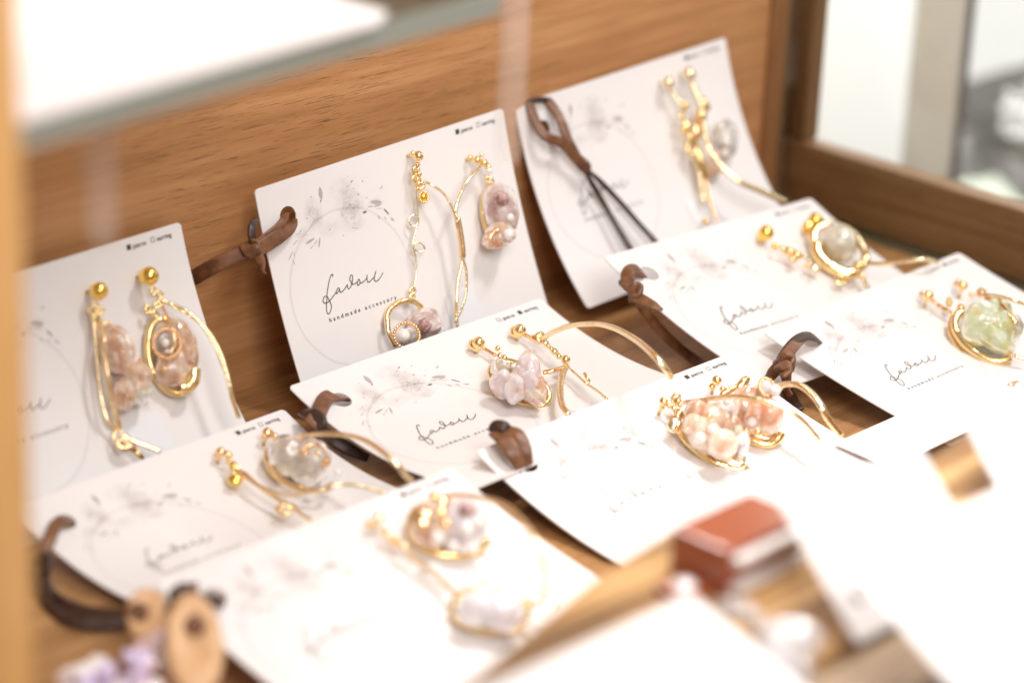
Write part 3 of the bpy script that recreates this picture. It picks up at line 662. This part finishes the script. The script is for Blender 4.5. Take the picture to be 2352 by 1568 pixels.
# clear beads on the front card
cb = thing('clear_bead_ring', onz(1760, 1480, -236), 'blurred ring of clear glass like beads at the bottom right, on the white card', 'bead ring')
lf = 291-236
for i, (px, py, rx, ry, rot) in enumerate([(1672, 1402, 34, 20, 20), (1712, 1412, 30, 20, 35), (1742, 1440, 30, 20, 60), (1752, 1480, 20, 34, 10), (1736, 1520, 20, 34, 20), (1776, 1556, 40, 24, 0), (1700, 1560, 40, 20, 0), (1838, 1548, 34, 30, 40)]):
    blob('bead', None, px, py, rx, ry, rot, lf, 2.6, M['bead_clear'], cb, .22, 3, False, seed=i)
ringo('link', None, 1806, 1478, 62, 36, -14, lf+3, 1.5, M['bead_clear'], cb); ringo('link', None, 1800, 1484, 34, 14, -24, lf+3, 1.2, M['bead_clear'], cb)
for i in range(3): 
    blob('bead', None, 1640+i*24, 1560-i*2, 18, 12, 0, lf, 2, M['st_clear'], cb, .2, 3, seed=20+i)

# ------------------------------------------------------------------ earrings
def rmm(c, px, py, rpx): return rpx*depth(P(c, px, py, 3))/FPX
def earring(c, base, label, items):
    t = thing('earring', P(c, base[0], base[1], .1), label, 'earring', 'gold earrings pinned on the cards')
    for k, it in enumerate(items):
        kind = it[0]
        if kind in ('stud', 'bead', 'pearl'):
            _, px, py, r, lift = it[:5]; mt = it[5] if len(it) > 5 else {'stud': 'gold', 'bead': 'gold', 'pearl': 'pearl'}[kind]
            ctr = P(c, px, py, lift); R_ = r*depth(ctr)/FPX; s = sphere({'stud': 'stud_ball', 'bead': 'gold_bead', 'pearl': 'pearl'}[kind], ctr, R_, M[mt], t, 3 if r < 12 else 4)
            if kind == 'stud':
                n = N(c, px, py, lift); V, F = sweep([ctr, ctr-n*(lift-.1)], circ(.45, 8)); mesh('ear_post', V, F, M[mt], t)
        elif kind == 'ring':
            _, px, py, rx, ry, rot, lift, r = it[:8]; mt = it[8] if len(it) > 8 else 'gold'; ringo('ring', c, px, py, rx, ry, rot, lift, r, M[mt], t, .6)
        elif kind == 'bezel':
            _, px, py, rx, ry, rot, lift, r, a0, a1 = it[:10]; mt = it[10] if len(it) > 10 else 'gold'; ringo('bezel', c, px, py, rx, ry, rot, lift, r, M[mt], t, .5, a0, a1, it[11] if len(it) > 11 else 1., .06)
        elif kind == 'wire':
            _, pts, r = it[:3]; mt = it[3] if len(it) > 3 else 'gold_wire'; wire('wire', c, pts, r, M[mt], t, it[4] if len(it) > 4 else .75)
        elif kind == 'stone':
            _, px, py, rx, ry, rot, lift, h, mt = it[:9]; rg = (it[9] if len(it) > 9 else .28)*.55
            blob('stone', c, px, py, rx, ry, rot, lift, h, M[mt], t, rg, 4, True, seed=k+px*.01, freq=it[10] if len(it) > 10 else 1.7)
        elif kind == 'charm':
            _, px, py, rx, ry, rot, lift, h = it[:8]; mt = it[8] if len(it) > 8 else 'gold'
            blob('charm', c, px, py, rx, ry, rot, lift, h, M[mt], t, .08, 4, False, seed=k)
        elif kind == 'rope':
            _, px, py, rx, ry, rot, lift, nb, rb = it[:9]; mt = it[9] if len(it) > 9 else 'gold_rose'
            ctr, e1, e2, n = frame(c, px, py, lift, .5); V = []; F = []; V0, F0 = ICO[2]
            cr, sr = math.cos(math.radians(rot)), math.sin(math.radians(rot))
            for i in range(nb):
                a = 2*math.pi*i/nb; x, y = rx*math.cos(a), ry*math.sin(a); q = ctr+e1*(x*cr-y*sr)+e2*(x*sr+y*cr); kk = len(V)
                V += [q+v*rb for v in V0]; F += [[j+kk for j in f] for f in F0]
            mesh('granulated_ring', V, F, M[mt], t)
    return t
def chain(c, pts, r=6, w=.35, mt='gold'):
    return [('ring', x, y, r*(1 if i % 2 else .62), r*(.7 if i % 2 else 1), 30*i, l, w, mt) for i, (x, y, l) in enumerate(pts)]
# A ------------
earring('A', (228, 668), 'left earring on the leftmost upright card, rough beige crystal beside long straight wires', [
 ('stud', 228, 668, 21, 5, 'gold_ball'), ('charm', 216, 668, 9, 17, 0, 2.5, 1.4, 'gold_ball')] +
 chain('A', [(219, 702, 3.5), (212, 716, 3), (230, 716, 3.2), (222, 730, 3.5)], 9, .38) + [
 ('ring', 246, 752, 11, 13, 0, 3.5, .35), ('stone', 270, 806, 34, 60, -18, 4.5, 5, 'st_beige', .3), ('stone', 312, 872, 32, 44, -20, 4.5, 4.4, 'st_beige', .4), ('stone', 284, 905, 26, 36, 0, 4, 4, 'st_beige', .4), ('stone', 318, 905, 22, 24, 0, 5, 3.5, 'st_clear', .3),
 ('stone', 330, 900, 16, 20, 30, 5.5, 3, 'st_green', .35),
 ('wire', [(214, 722, 3), (220, 790, 3), (226, 860, 3), (234, 920, 3), (248, 966, 3), (268, 986, 3)], .55), ('wire', [(226, 730, 3.2), (236, 790, 7.5), (246, 860, 8.5), (256, 912, 7), (268, 958, 5), (274, 984, 4)], .75),
 ('wire', [(240, 770, 8), (238, 800, 8.6), (248, 860, 9), (262, 920, 8)], .45, 'gold_rose'),
 ('pearl', 280, 785, 6, 9.5), ('pearl', 299, 811, 6, 9.5), ('bead', 322, 826, 6, 8, 'gold_rose'),
 ('ring', 271, 999, 10, 12, 20, 3.5, .4), ('bead', 286, 1012, 6, 4), ('charm', 300, 1026, 20, 9, 40, 4, 1.2, 'gold_rose'), ('charm', 318, 1042, 18, 7, 45, 4, 1.2, 'gold'), ('ring', 282, 1020, 13, 9, 30, 4, .7, 'gold_rose'),
 ('wire', [(280, 998, 4), (304, 1012, 5), (334, 1022, 6), (368, 1036, 7)], .8)])
earring('A', (342, 634), 'right earring on the leftmost upright card, gold oval with pearl in spiral ring', [
 ('stud', 343, 634, 22, 5, 'gold_ball'), ('charm', 330, 634, 10, 18, 0, 2.5, 1.4, 'gold_ball')] +
 chain('A', [(352, 668, 3.5), (366, 676, 3.5), (362, 700, 3.6), (340, 710, 3.2), (356, 722, 3.2)], 9, .38) + [
 ('wire', [(362, 686, 3.5), (400, 700, 6), (440, 722, 9), (480, 762, 11), (508, 812, 12), (526, 870, 12), (534, 910, 11), (550, 960, 9)], .55), ('wire', [(365, 688, 3.5), (404, 708, 6.5), (450, 734, 9.5), (478, 768, 11.5), (504, 818, 12.6), (522, 872, 12.6), (530, 912, 11.6), (545, 958, 9.6)], .4),
 ('bezel', 392, 818, 50, 86, -16, 3.6, 1.0, 0, 360), ('bezel', 408, 850, 38, 44, -16, 5.2, 1.8, 10, 100, 'gold'), ('stone', 418, 800, 31, 70, -10, 5, 4, 'st_beige', .25), ('stone', 396, 846, 40, 42, 0, 4.4, 3.4, 'st_beige', .3), ('stone', 376, 780, 28, 40, 0, 4.2, 2.4, 'st_grey', .2),
 ('rope', 383, 789, 31, 33, 0, 8.2, 26, .55), ('pearl', 379, 787, 10, 8.6), ('pearl', 384, 806, 4.5, 9), ('pearl', 392, 808, 4, 9), ('bead', 378, 846, 8, 8.6, 'gold_rose'), ('wire', [(372, 700, 3.5), (394, 752, 8.4), (402, 786, 9), (390, 812, 9)], .4, 'gold_rose')])
# B ------------
earring('B', (961, 359), 'long earring on the middle upright card, thin looped wire down to a pearl hoop', [
 ('stud', 961, 359, 12, 4.5), ('bead', 948, 352, 6, 2)] +
 [('bead', 958+((i*7) % 5), 378+i*11, 7-(i % 2)*2, 3.5+(i % 2), 'gold' if i % 2 else 'gold_rose') for i in range(6)] + chain('B', [(954, 392, 3), (956, 412, 3), (965, 428, 3)], 9, .5) + [
 ('rope', 973, 453, 10, 12, 0, 3.6, 12, .4, 'gold'), ('charm', 973, 453, 8, 10, 0, 3.4, .8, 'gold_ball'),
 ('wire', [(954, 428, 2.5), (957, 466, 2.5), (960, 505, 2.5), (954, 532, 2.5), (948, 564, 2.5), (954, 590, 2.5), (956, 628, 2.5), (950, 662, 2.5)], .32, 'gold_pale'),
 ('ring', 950, 507, 11, 13, 0, 2.5, .28, 'gold_pale'), ('ring', 962, 568, 14, 10, 30, 2.5, .3, 'gold_pale'),
 ('wire', [(974, 416, 3), (996, 428, 5), (1020, 446, 6), (1038, 476, 7), (1048, 506, 7), (1056, 540, 7), (1063, 590, 7), (1071, 626, 7), (1068, 684, 6.5), (1045, 741, 6)], .5),
 ('ring', 947, 668, 6, 7, 0, 3, .4), ('ring', 946, 682, 5, 7, 0, 3, .4), ('bezel', 934, 738, 46, 48, 0, 3.4, .75, 170, 330), ('wire', [(889, 730, 3.4), (892, 762, 3.6), (908, 794, 3.8)], .8),
 ('stone', 975, 742, 38, 36, 20, 4.5, 4, 'st_purple', .2), ('stone', 976, 746, 15, 15, 0, 8.3, 1.6, 'st_dark', .3), ('stone', 1000, 768, 26, 22, 20, 4, 3, 'st_milk', .2), ('pearl', 926, 770, 16, 7), ('stone', 944, 772, 22, 22, 0, 5, 3, 'st_grey', .1), ('rope', 934, 770, 29, 29, 0, 8, 26, .5)])
earring('B', (1096, 367), 'right earring on the middle upright card, hanging purple druzy stone and long curved wire', [
 ('stud', 1096, 368, 10, 4.5), ('bead', 1080, 362, 7, 2), ('bead', 1112, 374, 9, 5), ('bead', 1121, 384, 8, 5, 'gold_rose'), ('pearl', 1124, 392, 8, 5.5), ('bead', 1118, 408, 7, 4.5), ('ring', 1126, 418, 7, 9, 0, 4, .4), ('bead', 1106, 356, 6, 4, 'gold_pale'),
 ('wire', [(1112, 374, 5), (1090, 396, 6.5), (1070, 420, 7), (1052, 458, 7), (1046, 486, 7), (1050, 520, 7), (1060, 556, 7), (1061, 596, 6.5), (1051, 646, 6), (1048, 688, 6), (1047, 714, 5.5), (1050, 752, 5)], .52), ('wire', [(1050, 500, 7), (1057, 536, 7.2), (1062, 576, 7.2), (1062, 592, 7)], 1.0, 'gold_rose'),
 ('bezel', 1142, 492, 33, 72, -6, 3.4, .7, 60, 260), ('stone', 1150, 478, 38, 62, -14, 5, 4.6, 'st_purple', .22, 1.3), ('stone', 1152, 456, 16, 18, 0, 8.3, 1.6, 'st_dark', .3), ('stone', 1150, 536, 32, 28, 0, 6, 4, 'st_beige', .25), ('pearl', 1172, 499, 9, 10), ('pearl', 1168, 538, 13, 10), ('stone', 1132, 552, 22, 20, 0, 5, 3.4, 'st_peach', .3), ('bezel', 1150, 548, 24, 20, -10, 8, .7, 150, 330, 'gold_rose')])
# C ------------
earring('C', (1535, 192), 'left blurred earring on the corner card, gold ball over dangling gold pieces', [
 ('stud', 1535, 191, 15, 4, 'gold_pale'), ('wire', [(1540, 206, 3), (1554, 226, 4), (1566, 242, 5), (1572, 262, 5)], .8), ('bead', 1571, 243, 11, 5.5, 'gold'), ('bead', 1564, 268, 8, 5), ('charm', 1576, 290, 9, 20, -8, 5, 1.2), ('charm', 1584, 318, 8, 22, -14, 5, 1.2, 'gold'), ('bead', 1568, 302, 7, 5), ('ring', 1590, 340, 12, 14, 0, 5, .8),
 ('wire', [(1592, 350, 5), (1604, 392, 4), (1610, 432, 3.5), (1618, 468, 3)], .9), ('wire', [(1606, 340, 5), (1616, 392, 4), (1628, 450, 3.5), (1642, 500, 3), (1648, 510, 3)], .6, 'gold_rose'), ('bead', 1620, 508, 9, 3.5)])
earring('C', (1583, 170), 'right blurred earring on the corner card, grey crystal and wide wire past the edge', [
 ('stud', 1583, 170, 16, 4, 'gold_pale'), ('wire', [(1588, 188, 3), (1600, 212, 4), (1612, 240, 5), (1614, 256, 5)], 1.1), ('bead', 1610, 264, 14, 6.5, 'gold'), ('charm', 1620, 240, 9, 18, -20, 5, 1.2), ('wire', [(1614, 272, 6), (1620, 310, 7), (1634, 352, 8), (1662, 388, 10), (1700, 418, 12), (1752, 440, 13), (1806, 466, 13)], 1.0),
 ('wire', [(1602, 336, 5), (1612, 372, 5), (1624, 410, 4)], 1.2, 'gold'), ('charm', 1600, 300, 12, 26, 0, 3.8, 1.2, 'gold_rose'),
 ('stone', 1664, 318, 30, 46, -6, 3.4, 2.6, 'st_grey', .22), ('stone', 1640, 380, 20, 34, 20, 2.4, 1.6, 'st_beige', .3), ('pearl', 1667, 326, 11, 6), ('pearl', 1664, 352, 9, 6), ('pearl', 1680, 300, 6, 6)])
# D ------------
earring('D', (1098, 788), 'left earring on the centre card, pale lavender rough stones in a gold oval dish', [
 ('stud', 1099, 788, 15.5, 3.4), ('charm', 1092, 792, 17, 13, 30, 2.6, 1.), ('wire', [(1108, 798, 2.4), (1122, 806, 2.4), (1138, 816, 2.6)], .6, 'gold_rose'), ('bead', 1143, 800, 7, 4), ('bead', 1148, 818, 9, 5, 'gold_pale'), ('bead', 1158, 822, 8, 5.5), ('bead', 1166, 832, 7, 5.5, 'gold'), ('bead', 1174, 834, 6, 6), ('pearl', 1181, 842, 8, 8),
 ('bezel', 1194, 882, 76, 38, 33, 3.4, 1.0, 0, 360), ('charm', 1200, 888, 68, 30, 33, 3., .9, 'gold'),
 ('stone', 1150, 850, 24, 18, 20, 6, 4, 'st_clear', .2), ('stone', 1154, 882, 28, 22, 30, 6, 5, 'st_lav', .26, 1.1), ('stone', 1184, 892, 26, 26, 30, 6.5, 5, 'st_lav', .3, 1.2), ('stone', 1216, 850, 26, 42, -14, 8, 5, 'st_lav', .26, 1.2), ('stone', 1214, 884, 26, 22, 30, 7.4, 5, 'st_lav', .28, 1.2), ('stone', 1236, 898, 18, 26, 30, 6, 4, 'st_peach', .25), ('stone', 1192, 870, 16, 22, 0, 7.4, 4, 'st_purple', .35), ('stone', 1222, 906, 34, 12, 30, 5.4, 3.5, 'st_beige', .3)])
earring('D', (1194, 760), 'earring with a tall gold arc wire springing off the right side of the centre card', [
 ('stud', 1193, 759, 15.5, 3.4), ('charm', 1186, 762, 16, 13, 30, 2.6, 1.), ('wire', [(1204, 768, 2.4), (1216, 774, 3), (1230, 782, 3.4)], .7, 'gold_rose'), ('charm', 1238, 772, 14, 9, -20, 5, 1.2), ('charm', 1232, 780, 16, 7, 30, 4.4, 1.1, 'gold_rose')] +
 [('bead', 1252+i*7, 788+i*6.4, 6+(i % 3 == 0)*2.5, 4.5, 'gold' if i % 2 else 'gold_pale') for i in range(5)] + [('pearl', 1288, 820, 6, 4.5), ('bead', 1299, 826, 11, 5.5, 'gold'), ('bead', 1283, 818, 7, 5),
 ('wire', [(1246, 778, 5), (1272, 762, 9), (1310, 748, 13), (1345, 744, 16), (1380, 745, 18), (1420, 757, 20), (1466, 784, 20), (1504, 818, 18), (1526, 844, 15), (1541, 866, 12)], .95), ('wire', [(1247, 855, 5), (1272, 851, 5.5), (1299, 842, 5), (1301, 838, 5)], .8, 'gold_rose'), ('wire', [(1300, 842, 5), (1290, 866, 5.5), (1287, 900, 5.5), (1292, 932, 5), (1306, 952, 4)], .85),
 ('wire', [(1304, 842, 4), (1326, 862, 4), (1346, 880, 4), (1370, 896, 4), (1394, 916, 4)], .38), ('wire', [(1342, 857, 6), (1348, 868, 5.5), (1353, 876, 4.6), (1345, 882, 4)], .45, 'gold')])
# E ------------
earring('E', (1759, 536), 'left yellow ball earring beside the clear oval stone, short row of small gold pieces', [
 ('stud', 1760, 535, 18, 4, 'gold_ball'), ('charm', 1748, 540, 8, 15, 0, 2.4, 1.4, 'gold_ball'), ('bead', 1780, 566, 9, 4, 'gold_ball'), ('bead', 1800, 572, 9, 4), ('charm', 1812, 578, 16, 9, 20, 4, 1.4, 'gold'), ('bead', 1830, 586, 12, 4.5, 'gold'), ('bead', 1820, 596, 9, 4, 'gold_rose'), ('bead', 1845, 588, 6, 4), ('bead', 1860, 602, 7, 4, 'gold_pale'), ('bead', 1868, 622, 7, 3.5, 'gold_pale'), ('bead', 1852, 612, 6, 3.4)])
earring('E', (1868, 510), 'right yellow ball earring with clear oval stone in a thick gold bezel', [
 ('stud', 1873, 506, 18, 5, 'gold_ball'), ('charm', 1858, 520, 18, 13, -40, 3, 1.8, 'gold_ball'), ('charm', 1860, 540, 10, 8, 0, 3, 1.4, 'gold_rose'),
 ('bezel', 1928, 570, 66, 44, 38, 4.5, 1.3, 0, 360, 'gold'), ('stone', 1924, 556, 50, 36, 30, 6.5, 5, 'st_clear', .12), ('bezel', 1922, 596, 52, 22, 32, 4.2, 1.9, 0, 190, 'gold'), ('bead', 1970, 612, 13, 7, 'gold'), ('bead', 1936, 634, 8, 4), ('ring', 1928, 642, 7, 10, 0, 3.6, .5), ('ring', 1940, 640, 7, 10, 0, 3.6, .5), ('wire', [(1976, 622, 5), (1984, 640, 4), (1990, 660, 3)], .8),
 ('wire', [(1880, 512, 5), (1920, 516, 8), (1960, 536, 10), (1984, 564, 9), (1990, 584, 7)], .8), ('wire', [(1992, 604, 5), (2030, 606, 9), (2080, 600, 13), (2120, 595, 15), (2152, 602, 14)], .9), ('charm', 1872, 616, 14, 10, 20, 3, 1.2, 'gold_pale')])
# F ------------
earring('F', (1017*0+512, 1040), 'left earring on the shaded card, disc charm and thin twisting gold wires', [
 ('stud', 507, 1038, 12, 3.6, 'gold_rose'), ('bead', 524, 1044, 10, 4.5), ('bead', 498, 1046, 8, 2), ('bead', 526, 1060, 8, 4), ('charm', 536, 1072, 10, 12, 0, 4, 1.4, 'gold_ball'), ('ring', 542, 1082, 9, 10, 0, 4, .5), ('charm', 540, 1102, 18, 14, 10, 3.4, 1.1, 'gold_ball'),
 ('wire', [(546, 1080, 4), (566, 1090, 4.4), (596, 1118, 4.4), (628, 1140, 4), (650, 1154, 4), (672, 1162, 4), (694, 1182, 4), (722, 1196, 4)], .6), ('wire', [(548, 1084, 4), (580, 1106, 5), (612, 1124, 5), (650, 1136, 6), (690, 1134, 8), (730, 1124, 10), (770, 1114, 11), (820, 1114, 10), (890, 1132, 7)], .6), ('ring', 654, 1170, 12, 11, 0, 4, .6), ('bead', 664, 1160, 6, 4, 'gold_rose'), ('charm', 640, 1168, 10, 6, 0, 3.5, .8, 'gold_rose')])
earring('F', (615, 996), 'right earring on the shaded card, round grey quartz with an arching gold wire', [
 ('stud', 614, 994, 13, 4, 'gold_rose'), ('bead', 630, 1002, 9, 4.5, 'gold_rose'), ('bead', 606, 1004, 7, 2), ('bezel', 676, 1062, 66, 50, 28, 3.4, .9, 0, 230), ('stone', 664, 1046, 52, 42, 20, 6, 5, 'st_grey', .14), ('stone', 708, 1060, 50, 50, 20, 6, 5, 'st_grey', .18), ('stone', 690, 1032, 46, 30, 0, 6.6, 4.6, 'st_beige', .2),
 ('bead', 701, 1040, 7, 12, 'gold_rose'), ('bead', 730, 1042, 6, 12, 'gold_rose'), ('bead', 748, 1062, 11, 11, 'gold_rose'), ('pearl', 776, 1084, 10, 5), ('bead', 680, 1040, 4, 12), ('wire', [(620, 1060, 4), (650, 1104, 4), (700, 1126, 4.4), (746, 1124, 5), (760, 1112, 5)], .9),
 ('wire', [(668, 1014, 7), (700, 1001, 11), (740, 996, 14), (790, 998, 16), (836, 1010, 17), (880, 1038, 16), (915, 1070, 13), (932, 1092, 10), (946, 1104, 8)], .85), ('wire', [(690, 1034, 11), (726, 1018, 12), (750, 1046, 12), (748, 1060, 12)], .4, 'gold_rose')])
# G ------------
earring('G', (1524, 926), 'left earring behind the magnetic catch, cream stones and pearls in a gold dish', [
 ('stud', 1524, 922, 11, 4.4), ('bead', 1521, 934, 7, 2.4, 'gold_rose'), ('bead', 1536, 932, 6, 4.4), ('bead', 1548, 938, 8, 4.6, 'gold_pale'), ('charm', 1556, 922, 11, 9, 20, 5, 1.2), ('ring', 1552, 914, 8, 12, 30, 5, .4), ('bead', 1562, 930, 6, 5, 'gold_rose')] + chain('G', [(1554, 944, 4.6), (1558, 956, 4.4)], 7, .45) + [
 ('charm', 1549, 974, 17, 20, 10, 4.5, 1.3, 'gold_pale'), ('charm', 1556, 978, 5, 16, 14, 5.6, 1., 'gold_rose'),
 ('bezel', 1636, 1010, 96, 42, 38, 3.0, .9, 0, 190), ('charm', 1650, 1016, 78, 32, 40, 3, 1., 'gold_pale'),
 ('stone', 1602, 952, 34, 32, 0, 6, 4.4, 'st_beige', .2, 1.2), ('stone', 1590, 976, 24, 22, 0, 6.6, 4, 'st_cream', .1), ('stone', 1642, 962, 36, 26, 30, 7, 4.4, 'st_cream', .2, 1.2), ('stone', 1620, 1000, 46, 36, 40, 5, 4.4, 'st_cream', .18), ('stone', 1660, 1020, 36, 30, 10, 8, 4.6, 'st_cream', .08), ('stone', 1682, 982, 24, 20, 40, 7.4, 4, 'st_beige', .2), ('stone', 1706, 1020, 16, 26, 10, 6, 4, 'st_milk', .12), ('stone', 1694, 1000, 14, 18, 0, 7, 4, 'st_cream', .2),
 ('pearl', 1607, 1006, 14.5, 10), ('pearl', 1636, 984, 12, 11), ('pearl', 1703, 1010, 13, 9), ('pearl', 1581, 1008, 5, 1.5), ('bead', 1630, 956, 6, 11, 'gold'), ('bead', 1638, 974, 4.5, 12, 'gold_rose'), ('pearl', 1668, 924, 8, 12), ('bead', 1580, 984, 4, 9, 'gold_pale'),
 ('wire', [(1572, 924, 6), (1630, 916, 11), (1690, 910, 16), (1740, 917, 18), (1790, 932, 18), (1834, 957, 16), (1862, 986, 12), (1880, 1008, 9)], .8)])
earring('G', (1647, 874), 'right earring behind the magnetic catch, glossy peach agate under a gold leaf', [
 ('stud', 1646, 874, 12, 4.4), ('bead', 1635, 888, 8, 2.6, 'gold_rose'), ('bead', 1660, 894, 8, 4, 'gold_rose'), ('charm', 1676, 896, 26, 8, -26, 6, .9, 'gold'), ('charm', 1706, 880, 21, 11, -46, 8, 1.3, 'gold'),
 ('bezel', 1744, 974, 56, 40, 38, 3.4, 1.2, -20, 200), ('charm', 1744, 982, 44, 28, 38, 3.6, 1.2, 'gold_rose'), ('stone', 1720, 916, 36, 28, 0, 7, 4.4, 'st_beige', .24), ('stone', 1716, 944, 32, 36, 0, 6.4, 4.4, 'st_beige', .24), ('stone', 1766, 956, 34, 36, -10, 8, 5, 'st_peach', .08), ('stone', 1736, 956, 30, 34, 20, 7, 4.6, 'st_peach', .2, 1.2),
 ('pearl', 1727, 968, 11, 12), ('bead', 1714, 991, 9, 9, 'gold'), ('bead', 1740, 994, 10, 9, 'gold'), ('bead', 1752, 886, 6, 12), ('rope', 1762, 890, 17, 21, -30, 13, 22, .5, 'gold_rose'), ('stone', 1758, 890, 16, 20, -30, 12, 2, 'st_milk', .25), ('pearl', 1780, 896, 14, 14.5), ('bead', 1736, 916, 5, 12, 'gold_pale'),
 ('wire', [(1780, 888, 12), (1806, 882, 15), (1834, 884, 17), (1862, 902, 17), (1886, 932, 16), (1902, 962, 13), (1932, 1000, 8)], 1.0)])
# H ------------
earring('H', (2130, 676), 'earring with a pale green stone in a double gold rim near the right edge', [
 ('stud', 2132, 678, 13, 4), ('bead', 2118, 676, 8, 2.6, 'gold_rose'), ('pearl', 2123, 669, 5, 5.4), ('bead', 2148, 696, 5, 4, 'gold_pale'), ('wire', [(2142, 690, 3), (2160, 704, 3), (2180, 716, 3)], .8, 'gold_rose'), ('charm', 2180, 694, 8, 11, 0, 4, 1.1), ('bead', 2188, 720, 8, 5, 'gold_pale'), ('charm', 2206, 712, 11, 12, 0, 5, 2., 'gold'),
 ('bezel', 2262, 772, 78, 44, 36, 4, 1.2, 10, 200), ('bezel', 2258, 780, 84, 50, 36, 2.4, .9, 10, 200), ('stone', 2252, 742, 44, 46, 30, 7, 5, 'st_green', .24), ('stone', 2298, 756, 40, 44, 30, 7, 5, 'st_green', .24), ('stone', 2290, 720, 34, 30, 20, 8, 4, 'st_green', .3), ('stone', 2278, 772, 56, 24, 34, 6, 4, 'st_green', .2), ('stone', 2330, 756, 20, 28, 0, 7, 4, 'st_clear', .3),
 ('charm', 2280, 690, 22, 14, 20, 8, 1.8, 'gold_rose'), ('pearl', 2269, 732, 6, 13), ('pearl', 2283, 735, 6, 13), ('bead', 2312, 732, 8, 11, 'gold_rose'), ('bead', 2305, 792, 11, 4, 'gold'), ('wire', [(2290, 684, 10), (2306, 706, 12), (2322, 726, 12), (2334, 744, 11)], 1.0, 'gold'), ('wire', [(2300, 796, 4), (2328, 816, 4), (2356, 824, 4)], .8)])
earring('H', (2208, 652), 'small gold ball earring above the pale green stone, thin wire running off the picture', [
 ('stud', 2211, 656, 12, 4), ('bead', 2197, 652, 7, 2.6, 'gold_rose'), ('pearl', 2202, 642, 6, 5), ('bead', 2232, 676, 7, 4, 'gold_rose'), ('charm', 2254, 672, 12, 10, 0, 5, 1.4, 'gold_rose'), ('wire', [(2250, 680, 5), (2290, 680, 12), (2330, 690, 14), (2370, 706, 12)], .7)])
earring('H', (2300, 880), 'peach stone pendant cut off by the narrow white card at the right edge', [('stone', 2330, 892, 30, 16, -20, .8, 1.2, 'st_peach', .15), ('pearl', 2322, 884, 5, 1.6)])
# J ------------
earring('J', (2050*0+870, 1190), 'left blurred earring on the overexposed card, long thin wire to a milky stone', [
 ('stud', 870, 1190, 13, 4, 'gold_pale'), ('bead', 850, 1204, 11, 3), ('bead', 880, 1218, 9, 4, 'gold_rose'), ('bead', 892, 1228, 9, 4, 'gold_pale'), ('bead', 912, 1240, 10, 4.5), ('bead', 928, 1252, 13, 5, 'gold_pale'), ('charm', 898, 1240, 30, 7, 40, 2.4, .9, 'gold_rose'),
 ('wire', [(930, 1258, 4), (960, 1288, 4), (1004, 1322, 4), (1044, 1358, 4), (1070, 1374, 4)], .7), ('bezel', 1128, 1400, 82, 46, 6, 3.6, 1.3, 0, 360, 'gold'), ('stone', 1100, 1398, 52, 38, 0, 6.6, 4.6, 'st_milk', .12), ('stone', 1152, 1404, 52, 42, 10, 6.6, 4.6, 'st_milk', .12), ('bead', 1150, 1352, 9, 6, 'gold_ball'), ('bead', 1166, 1362, 8, 6), ('bead', 1136, 1356, 7, 6, 'gold_pale')])
earring('J', (998, 1148), 'right blurred earring on the overexposed card, round milky stone and big wire loop', [
 ('stud', 998, 1143, 14, 5), ('charm', 1016, 1156, 20, 17, 0, 6, 1.8, 'gold_rose'), ('bead', 986, 1156, 9, 3, 'gold_rose'), ('bezel', 1032, 1214, 88, 62, 8, 3.4, 1.3, 10, 215, 'gold'), ('stone', 1066, 1206, 54, 58, 0, 7, 5.4, 'st_milk', .12), ('stone', 990, 1204, 44, 50, 0, 6, 4, 'st_beige', .3), ('charm', 972, 1190, 26, 26, 0, 8.5, 1.4, 'gold_rose'),
 ('stone', 1074, 1172, 22, 16, 0, 12, 2, 'st_dark', .2), ('bead', 1013, 1177, 14, 13, 'gold'), ('bead', 1024, 1202, 14, 13, 'gold_rose'), ('pearl', 1006, 1234, 16, 10), ('pearl', 1040, 1254, 13, 10), ('pearl', 1072, 1216, 14, 13), ('pearl', 1100, 1200, 13, 11), ('pearl', 1086, 1260, 12, 8),
 ('wire', [(1022, 1140, 6), (1060, 1136, 9), (1110, 1144, 13), (1166, 1164, 17), (1212, 1212, 18), (1238, 1258, 17), (1250, 1312, 14), (1250, 1380, 9)], .75), ('wire', [(1206, 1378, 4), (1240, 1388, 5), (1276, 1394, 5)], .6), ('bead', 1276, 1388, 6, 5, 'leather')])
for o in C.objects:
    if 'org' in o.keys(): del o['org']
    if o.parent is None and o.type == 'MESH' and 'kind' not in o.keys() and 'label' not in o.keys(): print('UNTAGGED', o.name)
